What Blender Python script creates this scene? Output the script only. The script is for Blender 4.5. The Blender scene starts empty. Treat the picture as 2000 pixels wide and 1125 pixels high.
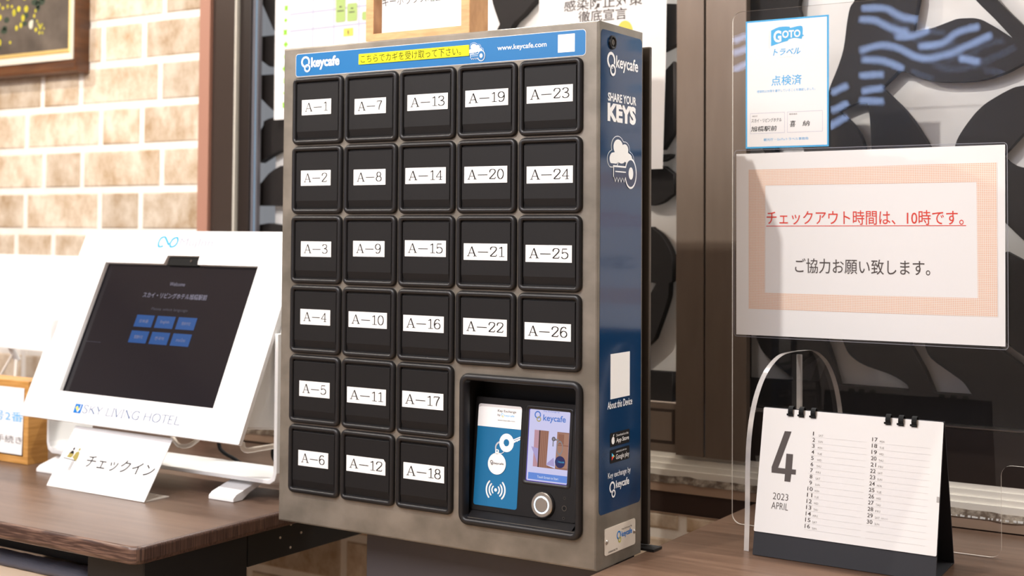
import bpy, math, random
from mathutils import Vector, Matrix
random.seed(7)
S = bpy.context.scene
COL = S.collection

# ------------------------------------------------------------------ camera
def cam_axes(a, b, c):
    ca, sa, cb, sb, cc, sc = math.cos(a), math.sin(a), math.cos(b), math.sin(b), math.cos(c), math.sin(c)
    Rz = Matrix(((ca, -sa, 0), (sa, ca, 0), (0, 0, 1)))
    Rx = Matrix(((1, 0, 0), (0, cb, -sb), (0, sb, cb)))
    Ry = Matrix(((cc, 0, sc), (0, 1, 0), (-sc, 0, cc)))
    return Rz @ Rx @ Ry
R = cam_axes(0.567343268, 0.0341729903, -0.00681903447)
cd = bpy.data.cameras.new('camera'); cam = bpy.data.objects.new('camera', cd); COL.objects.link(cam)
right, fwd, up = R.col[0], R.col[1], R.col[2]
mw = Matrix((right, up, -fwd)).transposed().to_4x4()
mw.translation = Vector((1.52853912, -1.67899983, 0.481776904))
cam.matrix_world = mw
cd.sensor_width = 36; cd.lens = 2596.84 / 2000 * 36; cd.shift_y = -(562.5 - 366.33) / 2000
cd.dof.use_dof = True; cd.dof.focus_distance = 1.97; cd.dof.aperture_fstop = 4.5
cd.clip_start = .05
S.camera = cam
# ------------------------------------------------------------------ world, view, lamps
S.view_settings.view_transform = 'Standard'; S.view_settings.look = 'None'
S.view_settings.gamma = 1; S.view_settings.exposure = -0.22; S.view_settings.use_curve_mapping = False
w = bpy.data.worlds.new('world'); S.world = w; w.use_nodes = True
w.node_tree.nodes['Background'].inputs[0].default_value = (.9, .93, 1, 1)
w.node_tree.nodes['Background'].inputs[1].default_value = 0.3

def spot(name, loc, target, power, col, size=1.9, blend=.35, rad=.014):
    l = bpy.data.lights.new(name, 'SPOT'); l.energy = power; l.color = col
    l.spot_size = size; l.spot_blend = blend; l.shadow_soft_size = rad
    o = bpy.data.objects.new(name, l); COL.objects.link(o); o.location = loc
    o.rotation_euler = (Vector(target) - Vector(loc)).to_track_quat('-Z', 'Y').to_euler()
    return o
WARM = (1, .90, .78); NEUT = (1, .97, .93)
spot('downlight_lamp', (.244, -1.145, 1.70), (.3, .2, .2), 100, NEUT)
spot('downlight_lamp', (-1.20, -1.09, 1.70), (-.9, .3, .3), 86, (1, .92, .82))
spot('downlight_lamp', (-1.75, -.25, 1.70), (-1.2, .5, .4), 46, WARM)
def area(name, loc, target, sx, sy, power, col):
    l = bpy.data.lights.new(name, 'AREA'); l.shape = 'RECTANGLE'; l.size = sx; l.size_y = sy; l.energy = power; l.color = col
    o = bpy.data.objects.new(name, l); COL.objects.link(o); o.location = loc
    o.rotation_euler = (Vector(target) - Vector(loc)).to_track_quat('-Z', 'Y').to_euler(); return o
area('ceiling_fill_lamp', (-.3, -2.2, 1.72), (-.3, -2.2, 0), 2.6, 1.4, 118, (.97, .95, 1))  # unseen soft panel, added as ambient fill for the room
area('side_fill_lamp', (2.7, -.9, 1.70), (1.0, .1, .3), 1.2, .6, 5, (1, .95, .92))  # added soft fill from the right, lifts the cabinet's side face

area('window_fill_lamp', (1.0, .642, 1.47), (1.0, .70, 1.0), 4.2, .02, 135, (1, .97, .93))  # added strip behind the glass, brightens the marble
area('window_fill_lamp', (-.1, .642, 1.47), (-.1, .70, 1.0), 1.0, .02, 5, (1, .97, .93))  # weaker added strip doing the same in the left window

# ------------------------------------------------------------------ materials
def mat(name, col, rough=.5, metal=0., spec=.5, emit=None, estr=0., noise=None, bump=None, coat=0.):
    m = bpy.data.materials.new(name); m.use_nodes = True
    nt = m.node_tree; b = nt.nodes['Principled BSDF']
    b.inputs['Base Color'].default_value = (*col, 1); b.inputs['Roughness'].default_value = rough
    b.inputs['Metallic'].default_value = metal; b.inputs['Specular IOR Level'].default_value = spec
    b.inputs['Coat Weight'].default_value = coat; b.inputs['Coat Roughness'].default_value = .08
    if emit: b.inputs['Emission Color'].default_value = (*emit, 1); b.inputs['Emission Strength'].default_value = estr
    if noise:   # (other colour, scale xyz, detail, contrast lo, hi)
        tc = nt.nodes.new('ShaderNodeTexCoord'); mp = nt.nodes.new('ShaderNodeMapping'); mp.inputs['Scale'].default_value = noise[1]
        n = nt.nodes.new('ShaderNodeTexNoise'); n.inputs['Scale'].default_value = 1; n.inputs['Detail'].default_value = noise[2]
        r = nt.nodes.new('ShaderNodeValToRGB'); r.color_ramp.elements[0].position = noise[3]; r.color_ramp.elements[1].position = noise[4]
        r.color_ramp.elements[0].color = (*col, 1); r.color_ramp.elements[1].color = (*noise[0], 1)
        nt.links.new(tc.outputs['Object'], mp.inputs['Vector']); nt.links.new(mp.outputs[0], n.inputs['Vector'])
        nt.links.new(n.outputs['Fac'], r.inputs[0]); nt.links.new(r.outputs[0], b.inputs['Base Color'])
    if bump:    # (scale xyz, strength, distance)
        tc = nt.nodes.new('ShaderNodeTexCoord'); mp = nt.nodes.new('ShaderNodeMapping'); mp.inputs['Scale'].default_value = bump[0]
        n = nt.nodes.new('ShaderNodeTexNoise'); n.inputs['Scale'].default_value = 1; n.inputs['Detail'].default_value = 4
        bp = nt.nodes.new('ShaderNodeBump'); bp.inputs['Strength'].default_value = bump[1]; bp.inputs['Distance'].default_value = bump[2]
        nt.links.new(tc.outputs['Object'], mp.inputs['Vector']); nt.links.new(mp.outputs[0], n.inputs['Vector'])
        nt.links.new(n.outputs['Fac'], bp.inputs['Height']); nt.links.new(bp.outputs[0], b.inputs['Normal'])
    return m
def s3(s): return (s, s, s)
def glass(name, tint=(1, 1, 1), fres=1.45, rough=0.0, add=0.0):
    m = bpy.data.materials.new(name); m.use_nodes = True; nt = m.node_tree
    for n in list(nt.nodes): nt.nodes.remove(n)
    o = nt.nodes.new('ShaderNodeOutputMaterial'); mx = nt.nodes.new('ShaderNodeMixShader')
    t = nt.nodes.new('ShaderNodeBsdfTransparent'); t.inputs[0].default_value = (*tint, 1)
    g = nt.nodes.new('ShaderNodeBsdfGlossy'); g.inputs['Roughness'].default_value = rough
    f = nt.nodes.new('ShaderNodeFresnel'); f.inputs['IOR'].default_value = fres
    a = nt.nodes.new('ShaderNodeMath'); a.operation = 'ADD'; a.inputs[1].default_value = add
    ge = nt.nodes.new('ShaderNodeNewGeometry'); mr = nt.nodes.new('ShaderNodeMapRange')   # same reflectance on the way in and out
    mr.inputs['To Min'].default_value = fres; mr.inputs['To Max'].default_value = 1 / fres
    nt.links.new(ge.outputs['Backfacing'], mr.inputs[0]); nt.links.new(mr.outputs[0], f.inputs['IOR'])
    nt.links.new(f.outputs[0], a.inputs[0]); nt.links.new(a.outputs[0], mx.inputs[0])
    nt.links.new(t.outputs[0], mx.inputs[1]); nt.links.new(g.outputs[0], mx.inputs[2]); nt.links.new(mx.outputs[0], o.inputs[0])
    return m
def wood(name, c1, c2, scale, rough=.4, lo=.35, hi=.65):
    return mat(name, c1, rough, noise=(c2, scale, 6, lo, hi), bump=(scale, .15, .0004))
M = {}
M['steel'] = mat('gunmetal', (.175, .155, .125), .42, .55, noise=((.30, .265, .22), (13, 13, 16), 8, .34, .68), bump=((900, 900, 900), .12, .0002))
M['steel_dark'] = mat('dark_steel', (.10, .085, .07), .5, .6)
M['plastic'] = mat('black_plastic', (.010, .0092, .0098), .40, spec=.4, bump=((1400, 1400, 1400), .25, .0002))
M['plastic_flat'] = mat('black_door_plastic', (.0080, .0072, .0074), .55, spec=.25, bump=((1600, 1600, 1600), .35, .0002))
M['cavity'] = mat('dark_cavity', (.008, .007, .007), .6)
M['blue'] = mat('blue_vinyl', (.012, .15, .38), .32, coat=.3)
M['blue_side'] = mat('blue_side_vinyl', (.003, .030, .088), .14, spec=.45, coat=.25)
M['blue_card'] = mat('blue_card', (.004, .13, .29), .4)
M['white'] = mat('white_print', (.82, .81, .79), .5)
M['label'] = mat('white_label_tape', (.80, .79, .77), .5, spec=.2)
M['ink'] = mat('black_ink', (.012, .011, .011), .6, spec=.12)
M['greyink'] = mat('grey_ink', (.10, .085, .08), .6, spec=.12)
M['lightink'] = mat('light_grey_ink', (.42, .40, .38), .6, spec=.12)
M['lineink'] = mat('hairline_ink', (.62, .61, .59), .6, spec=.12)
M['yellow'] = mat('yellow_tape', (.72, .72, .012), .5, spec=.2)
M['yinkk'] = mat('olive_ink', (.09, .085, .01), .6, spec=.12)
M['red'] = mat('red_ink', (.72, .07, .05), .6, spec=.12)
M['sky'] = mat('sky_blue_ink', (.10, .45, .80), .6, spec=.12)
M['logo_blue'] = mat('logo_blue', (.01, .16, .50), .6, spec=.12)
M['logo_cyan'] = mat('logo_cyan', (.05, .45, .75), .45)
M['logo_green'] = mat('logo_olive_yellow', (.45, .42, .05), .45)
M['paper'] = mat('paper', (.86, .85, .84), .45)
M['page'] = mat('calendar_page', (.80, .78, .75), .6)
M['slate'] = mat('slate_card', (.026, .026, .030), .65, spec=.3, bump=((1500, 1500, 1500), .3, .0002))
M['white_gloss'] = mat('white_gloss_plastic', (.80, .79, .78), .3)
M['white_matte'] = mat('white_matte_steel', (.80, .79, .77), .45)
M['cream_metal'] = mat('anodised_cream', (.62, .55, .47), .35)
M['glass'] = glass('window_glass', (.99, .99, .99), 1.10, .0, .0)
M['acrylic'] = glass('clear_acrylic', (.97, .97, .97), 1.40, .0, .006)
M['acrylic_edge'] = mat('acrylic_edge', (.80, .74, .66), .2)  # pale cream stands in for light glowing in the cut edge
M['film'] = glass('laminate_film', (.93, .93, .95), 1.42, .05, .02)
M['table'] = wood('walnut_laminate', (.095, .055, .036), (.135, .082, .056), (4, 60, 60), .36)
M['table'].node_tree.nodes['Principled BSDF'].inputs['Specular IOR Level'].default_value = 1.0
M['table_r'] = wood('walnut_laminate_dark', (.105, .058, .036), (.150, .088, .056), (5, 90, 90), .36)
M['edge'] = wood('table_edge_grain', (.048, .024, .018), (.15, .085, .060), (20, 20, 330), .38, .42, .60)
M['edge_side'] = wood('table_edge_end_grain', (.035, .018, .014), (.12, .066, .046), (600, 600, 14), .4, .4, .62)
M['black_steel'] = mat('black_powder_steel', (.006, .006, .006), .5)
M['apron'] = mat('charcoal_apron', (.030, .030, .031), .55)
M['pedestal'] = mat('grey_pedestal', (.075, .067, .070), .6)
M['oak'] = wood('light_oak', (.55, .29, .12), (.66, .38, .17), (30, 30, 160), .45)
M['oak_side'] = wood('oak_side', (.40, .20, .08), (.52, .28, .12), (60, 60, 30), .5)
M['honey'] = wood('honey_wood', (.46, .22, .05), (.60, .31, .09), (20, 20, 200), .4)
M['mortar'] = mat('mortar', (.90, .86, .80), .9, noise=((.82, .77, .70), (20, 20, 20), 5, .3, .7))
M['terra'] = mat('terracotta_paint', (.40, .20, .14), .55)
M['bronze'] = mat('bronze_aluminium', (.055, .038, .030), .35, .3, bump=((1500, 1500, 1500), .2, .0002))
M['bronze_post'] = mat('taupe_aluminium', (.16, .118, .088), .45, .25, noise=((.18, .135, .103), (40, 40, 8), 3, .3, .7))
M['bronze_dark'] = mat('dark_bronze', (.020, .012, .009), .4, .2)
M['gasket'] = mat('grey_gasket', (.14, .135, .15), .5)
M['blue_gasket'] = mat('blue_gasket', (.20, .32, .45), .5)
M['bead'] = mat('white_bead', (.55, .52, .45), .5)
M['marble'] = mat('white_marble', (.86, .83, .79), .4, noise=((.72, .68, .64), (6, 6, 9), 8, .52, .75))
M['blackplate'] = mat('black_cutout_board', (.014, .011, .010), .7, spec=.25, bump=((1200, 1200, 1200), .5, .0004))
M['alu'] = mat('white_aluminium_sill', (.86, .82, .74), .35, .2)
M['caulk'] = mat('dirty_sealant', (.12, .085, .06), .8, noise=((.35, .30, .24), (60, 60, 60), 8, .45, .65), bump=((120, 60, 120), 1, .004))
M['beige'] = mat('beige_board', (.36, .25, .18), .5)
M['brownband'] = mat('brown_board', (.035, .018, .013), .45)
M['room'] = mat('room_paint', (.42, .39, .36), .8)
M['ceil'] = mat('ceiling_paint', (.72, .70, .68), .8)
M['floor'] = wood('floor_boards', (.40, .27, .16), (.50, .34, .21), (3, 40, 40), .45)
M['brass'] = mat('brushed_button', (.55, .52, .48), .28, 1.0)
M['rubber'] = mat('black_rubber', (.008, .008, .008), .6, spec=.12)
M['chrome'] = mat('chrome', (.75, .74, .72), .15, 1.0)
M['rim'] = mat('laminate_rim', (.34, .34, .38), .2)
M['foot_edge'] = mat('acrylic_foot_edge', (.38, .36, .35), .12, noise=((.62, .57, .52), (4, 4, 11), 2, .42, .58))  # grey variation paints glassy reflections into the edge colour
M['gold'] = mat('gold_ink', (.50, .42, .12), .35, .5)
def emis(n, c, s): return mat(n, (0, 0, 0), .4, emit=c, estr=s, spec=.3)
M['e_white'] = emis('screen_white', (.72, .70, 1.0), .95)
M['e_btn'] = emis('screen_button_blue', (.16, .32, .85), .9)
M['e_logo'] = emis('screen_logo_blue', (.10, .24, .72), .9)
M['e_yel'] = emis('screen_logo_yellow', (.55, .45, .15), .9)
M['e_text'] = emis('screen_text', (.9, .92, 1), 1.0)
M['e_wood'] = emis('screen_wood', (.34, .15, .10), .9)
M['e_wood2'] = emis('screen_wood_light', (.46, .24, .17), .9)
M['e_pink'] = emis('screen_pink', (.62, .35, .42), .9)
M['e_lilac'] = emis('screen_lilac', (.50, .42, .75), .9)
M['e_dark'] = emis('screen_dark', (.05, .03, .05), .8)
M['e_navy'] = emis('screen_navy', (.03, .03, .13), .9)
M['e_grey'] = emis('screen_grey', (.30, .28, .30), .9)
M['e_edge'] = emis('screen_edge_violet', (.12, .08, .55), .9)
M['e_ring'] = emis('ring_light', (.75, .88, 1), 2.2)
M['k_black'] = mat('kiosk_screen_glass', (.008, .007, .009), .10, spec=.55, emit=(.012, .010, .014), estr=.4)
M['k_btn'] = emis('kiosk_button', (.02, .12, .42), .75)
M['k_text'] = emis('kiosk_text', (.45, .42, .55), .6)
M['k_dim'] = emis('kiosk_text_dim', (.14, .13, .17), .6)
M['muj_blue'] = mat('pale_cyan_ink', (.06, .36, .58), .6, spec=.1)
M['muj_grey'] = mat('pale_grey_ink', (.40, .41, .48), .6, spec=.12)
M['hotel_ink'] = mat('steel_blue_ink', (.08, .14, .28), .6, spec=.12)
M['leafgreen'] = mat('leaf_green_ink', (.25, .62, .02), .5)
M['palegreen'] = mat('pale_green_ink', (.42, .56, .20), .6, spec=.1)
M['road'] = mat('pale_lilac_ink', (.50, .50, .62), .6, spec=.1)
M['yel_ink'] = mat('yellow_box_ink', (.80, .66, .14), .6, spec=.1)
M['orange_ring'] = mat('orange_red_ink', (.85, .25, .14), .5)
M['canvas'] = mat('dark_canvas', (.075, .058, .045), .7, noise=((.15, .12, .095), (12, 12, 12), 5, .35, .7))
M['paint_yel'] = mat('yellow_paint', (.70, .60, .04), .5, noise=((.45, .42, .03), (60, 60, 60), 3, .4, .6))
M['paint_green'] = mat('green_paint', (.03, .05, .03), .6)
M['paint_white'] = mat('white_paint', (.70, .68, .55), .5)
M['frame_brown'] = wood('antique_brown', (.14, .055, .020), (.075, .030, .014), (8, 8, 60), .35)
M['frame_cream'] = mat('cream_liner', (.72, .66, .56), .55)
M['gilt'] = mat('gilt', (.72, .52, .20), .4, .3)
M['denim'] = mat('grey_blue_fabric', (.13, .14, .18), .9, bump=((60, 400, 900), .8, .001))
M['cream'] = mat('cream_fabric', (.72, .62, .48), .85)
M['e_wave'] = emis('wave_light', (.45, .60, 1.0), 20)
# brick: colour differs a little from brick to brick, stained by weather
def brick_mat():
    m = mat('brick', (.55, .44, .32), .85, bump=((70, 70, 70), .5, .0015)); nt = m.node_tree; b = nt.nodes['Principled BSDF']
    tc = nt.nodes.new('ShaderNodeTexCoord'); oi = nt.nodes.new('ShaderNodeObjectInfo')
    ad = nt.nodes.new('ShaderNodeVectorMath'); ad.operation = 'MULTIPLY_ADD'
    nt.links.new(tc.outputs['Object'], ad.inputs[0]); ad.inputs[1].default_value = (17, 17, 13)
    cx = nt.nodes.new('ShaderNodeVectorMath'); cx.operation = 'SCALE'; cx.inputs[0].default_value = (37, 11, 53)
    nt.links.new(oi.outputs['Random'], cx.inputs['Scale']); nt.links.new(cx.outputs[0], ad.inputs[2])
    n = nt.nodes.new('ShaderNodeTexNoise'); n.inputs['Scale'].default_value = 1; n.inputs['Detail'].default_value = 8; n.inputs['Roughness'].default_value = .65
    nt.links.new(ad.outputs[0], n.inputs['Vector'])
    r = nt.nodes.new('ShaderNodeValToRGB'); e = r.color_ramp.elements
    e[0].position = .38; e[0].color = (.72, .62, .50, 1); e[1].position = .68; e[1].color = (.42, .29, .17, 1)
    nt.links.new(n.outputs['Fac'], r.inputs[0])
    hs = nt.nodes.new('ShaderNodeHueSaturation'); mr = nt.nodes.new('ShaderNodeMapRange')
    mr.inputs['To Min'].default_value = .85; mr.inputs['To Max'].default_value = 1.15
    nt.links.new(oi.outputs['Random'], mr.inputs[0]); nt.links.new(mr.outputs[0], hs.inputs['Value']); nt.links.new(r.outputs[0], hs.inputs['Color'])
    nt.links.new(hs.outputs[0], b.inputs['Base Color']); return m
M['brick'] = brick_mat()
# sheet border: a print of small orange dots on pale peach
def dots_mat():
    m = mat('orange_dot_print', (.86, .78, .70), .45); nt = m.node_tree; b = nt.nodes['Principled BSDF']
    tc = nt.nodes.new('ShaderNodeTexCoord'); sc = nt.nodes.new('ShaderNodeVectorMath'); sc.operation = 'SCALE'; sc.inputs['Scale'].default_value = 1 / .00272
    fr = nt.nodes.new('ShaderNodeVectorMath'); fr.operation = 'FRACTION'; sb = nt.nodes.new('ShaderNodeVectorMath'); sb.operation = 'SUBTRACT'; sb.inputs[1].default_value = (.5, .5, .5)
    ml = nt.nodes.new('ShaderNodeVectorMath'); ml.operation = 'MULTIPLY'; ml.inputs[1].default_value = (1, 0, 1)
    ln = nt.nodes.new('ShaderNodeVectorMath'); ln.operation = 'LENGTH'; lt = nt.nodes.new('ShaderNodeMath'); lt.operation = 'LESS_THAN'; lt.inputs[1].default_value = .33
    mx = nt.nodes.new('ShaderNodeMix'); mx.data_type = 'RGBA'; mx.inputs[6].default_value = (.86, .77, .69, 1); mx.inputs[7].default_value = (.80, .44, .28, 1)
    L = nt.links.new
    L(tc.outputs['Object'], sc.inputs[0]); L(sc.outputs[0], fr.inputs[0]); L(fr.outputs[0], sb.inputs[0]); L(sb.outputs[0], ml.inputs[0]); L(ml.outputs[0], ln.inputs[0])
    L(ln.outputs['Value'], lt.inputs[0]); L(lt.outputs[0], mx.inputs[0]); L(mx.outputs[2], b.inputs['Base Color']); return m
M['dots'] = dots_mat()

# ------------------------------------------------------------------ mesh kit
def plane(o, yaw=0., tilt=0.):
    """frame of an upright sheet: x right, y up the sheet, z towards the viewer"""
    e1 = Vector((math.cos(yaw), math.sin(yaw), 0)); n = Vector((-math.sin(yaw), math.cos(yaw), 0))
    e2 = Vector((0, 0, 1)) * math.cos(tilt) + n * math.sin(tilt); e3 = e1.cross(e2)
    m = Matrix((e1, e2, e3)).transposed().to_4x4(); m.translation = Vector(o); return m
def side_plane(o):
    m = Matrix(((0, 1, 0), (0, 0, 1), (1, 0, 0))).transposed().to_4x4(); m.translation = Vector(o); return m
WORLD = Matrix.Identity(4)
_tc = {}
def text_mesh(s, bold=0., shear=0.):
    k = (s, bold, shear)
    if k not in _tc:
        c = bpy.data.curves.new('t', 'FONT'); c.body = s; c.offset = bold; c.shear = shear; c.resolution_u = 3
        o = bpy.data.objects.new('t', c); COL.objects.link(o); bpy.context.view_layer.update()
        me = bpy.data.meshes.new_from_object(o.evaluated_get(bpy.context.evaluated_depsgraph_get()))
        vs = [(v.co.x, v.co.y) for v in me.vertices]; fs = [tuple(p.vertices) for p in me.polygons]
        bpy.data.objects.remove(o); bpy.data.meshes.remove(me); bpy.data.curves.remove(c)
        if bold > 0:   # heavier weights: drop nothing, only outline offset
            pass
        _tc[k] = (vs, fs, min(v[0] for v in vs), max(v[0] for v in vs), min(v[1] for v in vs), max(v[1] for v in vs))
    return _tc[k]
def smooth_pts(p, n=5):
    out = []
    for i in range(len(p) - 1):
        a = p[max(i - 1, 0)]; b = p[i]; c = p[i + 1]; d = p[min(i + 2, len(p) - 1)]
        for k in range(n):
            t = k / n
            out.append(tuple(.5 * (2 * b[j] + (c[j] - a[j]) * t + (2 * a[j] - 5 * b[j] + 4 * c[j] - d[j]) * t * t + (3 * b[j] - a[j] - 3 * c[j] + d[j]) * t ** 3) for j in range(len(b))))
    out.append(tuple(p[-1])); return out
def arc(cx, cy, rx, ry, a0=0, a1=360, n=24):
    return [(cx + rx * math.cos(math.radians(a0 + (a1 - a0) * i / n)), cy + ry * math.sin(math.radians(a0 + (a1 - a0) * i / n))) for i in range(n + 1)]
def rr(x0, y0, x1, y1, r, n=5, radii=None):
    rs = radii or (r, r, r, r)   # bl br tr tl
    out = []
    for (cx, cy, a, q) in ((x0, y0, 180, rs[0]), (x1, y0, 270, rs[1]), (x1, y1, 0, rs[2]), (x0, y1, 90, rs[3])):
        ox = cx + q if cx == x0 else cx - q; oy = cy + q if cy == y0 else cy - q
        for i in range(n + 1):
            t = math.radians(a + 90 * i / n); out.append((ox + q * math.cos(t), oy + q * math.sin(t)))
    return out
class B:
    def __init__(s, F=WORLD): s.F = F; s.v = []; s.f = []; s.mi = []; s.ms = []; s.sm = []
    def add(s, vs, fs, m, smooth=False):
        if m not in s.ms: s.ms.append(m)
        k = len(s.v); s.v += [s.F @ Vector(v) for v in vs]; s.f += [tuple(i + k for i in f) for f in fs]
        s.mi += [s.ms.index(m)] * len(fs); s.sm += [smooth] * len(fs); return s
    def poly(s, pts, z, m): return s.add([(x, y, z) for x, y in pts], [tuple(range(len(pts)))], m)
    def rect(s, x0, y0, x1, y1, z, m): return s.poly([(x0, y0), (x1, y0), (x1, y1), (x0, y1)], z, m)
    def disc(s, x, y, rx, z, m, ry=None, n=28): return s.poly(arc(x, y, rx, ry or rx, 0, 360, n)[:-1], z, m)
    def ring(s, x, y, r0, r1, z, m, n=32, a0=0, a1=360, k=1.):
        a = arc(x, y, r0, r0 * k, a0, a1, n); b = arc(x, y, r1, r1 * k, a0, a1, n)
        return s.add([(p[0], p[1], z) for p in a + b], [(i, i + 1, n + 2 + i, n + 1 + i) for i in range(n)], m)
    def loops(s, L, m, cap0=False, cap1=True, smooth=False):
        n = len(L[0]); vs = [p for l in L for p in l]
        fs = [(i * n + j, i * n + (j + 1) % n, (i + 1) * n + (j + 1) % n, (i + 1) * n + j) for i in range(len(L) - 1) for j in range(n)]
        s.add(vs, fs, m, smooth)
        if cap0: s.add(L[0], [tuple(reversed(range(n)))], m)
        if cap1: s.add(L[-1], [tuple(range(n))], m)
        return s
    def prism(s, pts, z0, z1, m, bev=0.):
        L = [[(x, y, z0) for x, y in pts]]
        if bev:
            cx = sum(p[0] for p in pts) / len(pts); cy = sum(p[1] for p in pts) / len(pts)
            L.append([(x, y, z1 - bev) for x, y in pts])
            q = []
            for x, y in pts:
                d = math.hypot(x - cx, y - cy) or 1; q.append((x - (x - cx) / d * bev, y - (y - cy) / d * bev, z1))
            L.append(q)
        else: L.append([(x, y, z1) for x, y in pts])
        return s.loops(L, m, True, True)
    def box(s, x0, x1, y0, y1, z0, z1, m, bev=0.):
        if bev:
            b = bev; c = lambda d, z: [(x0 + d, y0 + d, z), (x1 - d, y0 + d, z), (x1 - d, y1 - d, z), (x0 + d, y1 - d, z)]
            q = lambda d, z: [(x0 + d + b, y0 + d, z), (x1 - d - b, y0 + d, z), (x1 - d, y0 + d + b, z), (x1 - d, y1 - d - b, z), (x1 - d - b, y1 - d, z), (x0 + d + b, y1 - d, z), (x0 + d, y1 - d - b, z), (x0 + d, y0 + d + b, z)]
            return s.loops([q(b * .7, z0), q(0, z0 + b), q(0, z1 - b), q(b * .7, z1)], m, True, True)
        return s.loops([[(x0, y0, z0), (x1, y0, z0), (x1, y1, z0), (x0, y1, z0)], [(x0, y0, z1), (x1, y0, z1), (x1, y1, z1), (x0, y1, z1)]], m, True, True)
    def text(s, t, x0, x1, y0, y1, z, m, bold=0., shear=0.):
        vs, fs, a, b, c, d = text_mesh(t, bold, shear)
        if x1 is None: x1 = x0 + (b - a) * (y1 - y0) / (d - c)
        if y1 is None: y1 = y0 + (d - c) * (x1 - x0) / (b - a)
        return s.add([(x0 + (x - a) / (b - a) * (x1 - x0), y0 + (y - c) / (d - c) * (y1 - y0), z) for x, y in vs], fs, m)
    def rib(s, pts, wv, wh, z, m, closed=False):
        """brush stroke: wv wide where it runs up and down, wh where it runs across"""
        n = len(pts); L = []; Rr = []
        for i, p in enumerate(pts):
            a = pts[(i - 1) % n if closed else max(i - 1, 0)]; b = pts[(i + 1) % n if closed else min(i + 1, n - 1)]
            dx, dy = b[0] - a[0], b[1] - a[1]; d = math.hypot(dx, dy) or 1; dx /= d; dy /= d
            h = (wv * abs(dy) + wh * abs(dx)) / 2
            L.append((p[0] - dy * h, p[1] + dx * h, z)); Rr.append((p[0] + dy * h, p[1] - dx * h, z))
        k = n if closed else n - 1
        return s.add(L + Rr, [(i, n + i, n + (i + 1) % n, (i + 1) % n) for i in range(k)], m)
    def tube(s, pts, r, m, n=8, smooth=True, caps=True):
        P = [Vector(p) for p in pts]; L = []; pu = None
        for i, p in enumerate(P):
            t = (P[min(i + 1, len(P) - 1)] - P[max(i - 1, 0)]).normalized()
            u = (Vector((0, 0, 1)) if abs(t.z) < .9 else Vector((1, 0, 0))) if pu is None else pu
            u = (u - t * u.dot(t)).normalized(); pu = u; v = t.cross(u)
            rad = r[i] if isinstance(r, (list, tuple)) else r
            L.append([tuple(p + (u * math.cos(2 * math.pi * k / n) + v * math.sin(2 * math.pi * k / n)) * rad) for k in range(n)])
        return s.loops(L, m, caps, caps, smooth)
    def mesh(s, name):
        me = bpy.data.meshes.new(name); me.from_pydata(s.v, [], s.f)
        for m in s.ms: me.materials.append(M[m] if isinstance(m, str) else m)
        me.polygons.foreach_set('material_index', s.mi); me.polygons.foreach_set('use_smooth', s.sm); me.update(); return me
    def build(s, name, parent=None, label=None, cat=None, group=None, kind=None, bevel=0., origin=None):
        me = s.mesh(name); o = bpy.data.objects.new(name, me); COL.objects.link(o)
        if origin is not None:
            me.transform(Matrix.Translation(-Vector(origin))); o.location = origin
        if parent is not None:
            o.parent = parent; o.matrix_parent_inverse = WMAT[parent].inverted()
        WMAT[o] = Matrix.Translation(Vector(origin)) if origin is not None else Matrix.Identity(4)
        if bevel:
            b = o.modifiers.new('bevel', 'BEVEL'); b.width = bevel; b.segments = 2; b.limit_method = 'ANGLE'
        tag(o, label, cat, group, kind); return o
WMAT = {}
def tag(o, label=None, cat=None, group=None, kind=None):
    if label: o['label'] = label
    if cat: o['category'] = cat
    if group: o['group'] = group
    if kind: o['kind'] = kind
    return o
def thing(name, loc, label=None, cat=None, group=None, kind=None):
    o = bpy.data.objects.new(name, None); COL.objects.link(o); o.location = loc; o.empty_display_size = .02
    WMAT[o] = Matrix.Translation(Vector(loc)); return tag(o, label, cat, group, kind)
def curved(pts, n=5): return smooth_pts(pts, n)

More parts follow.
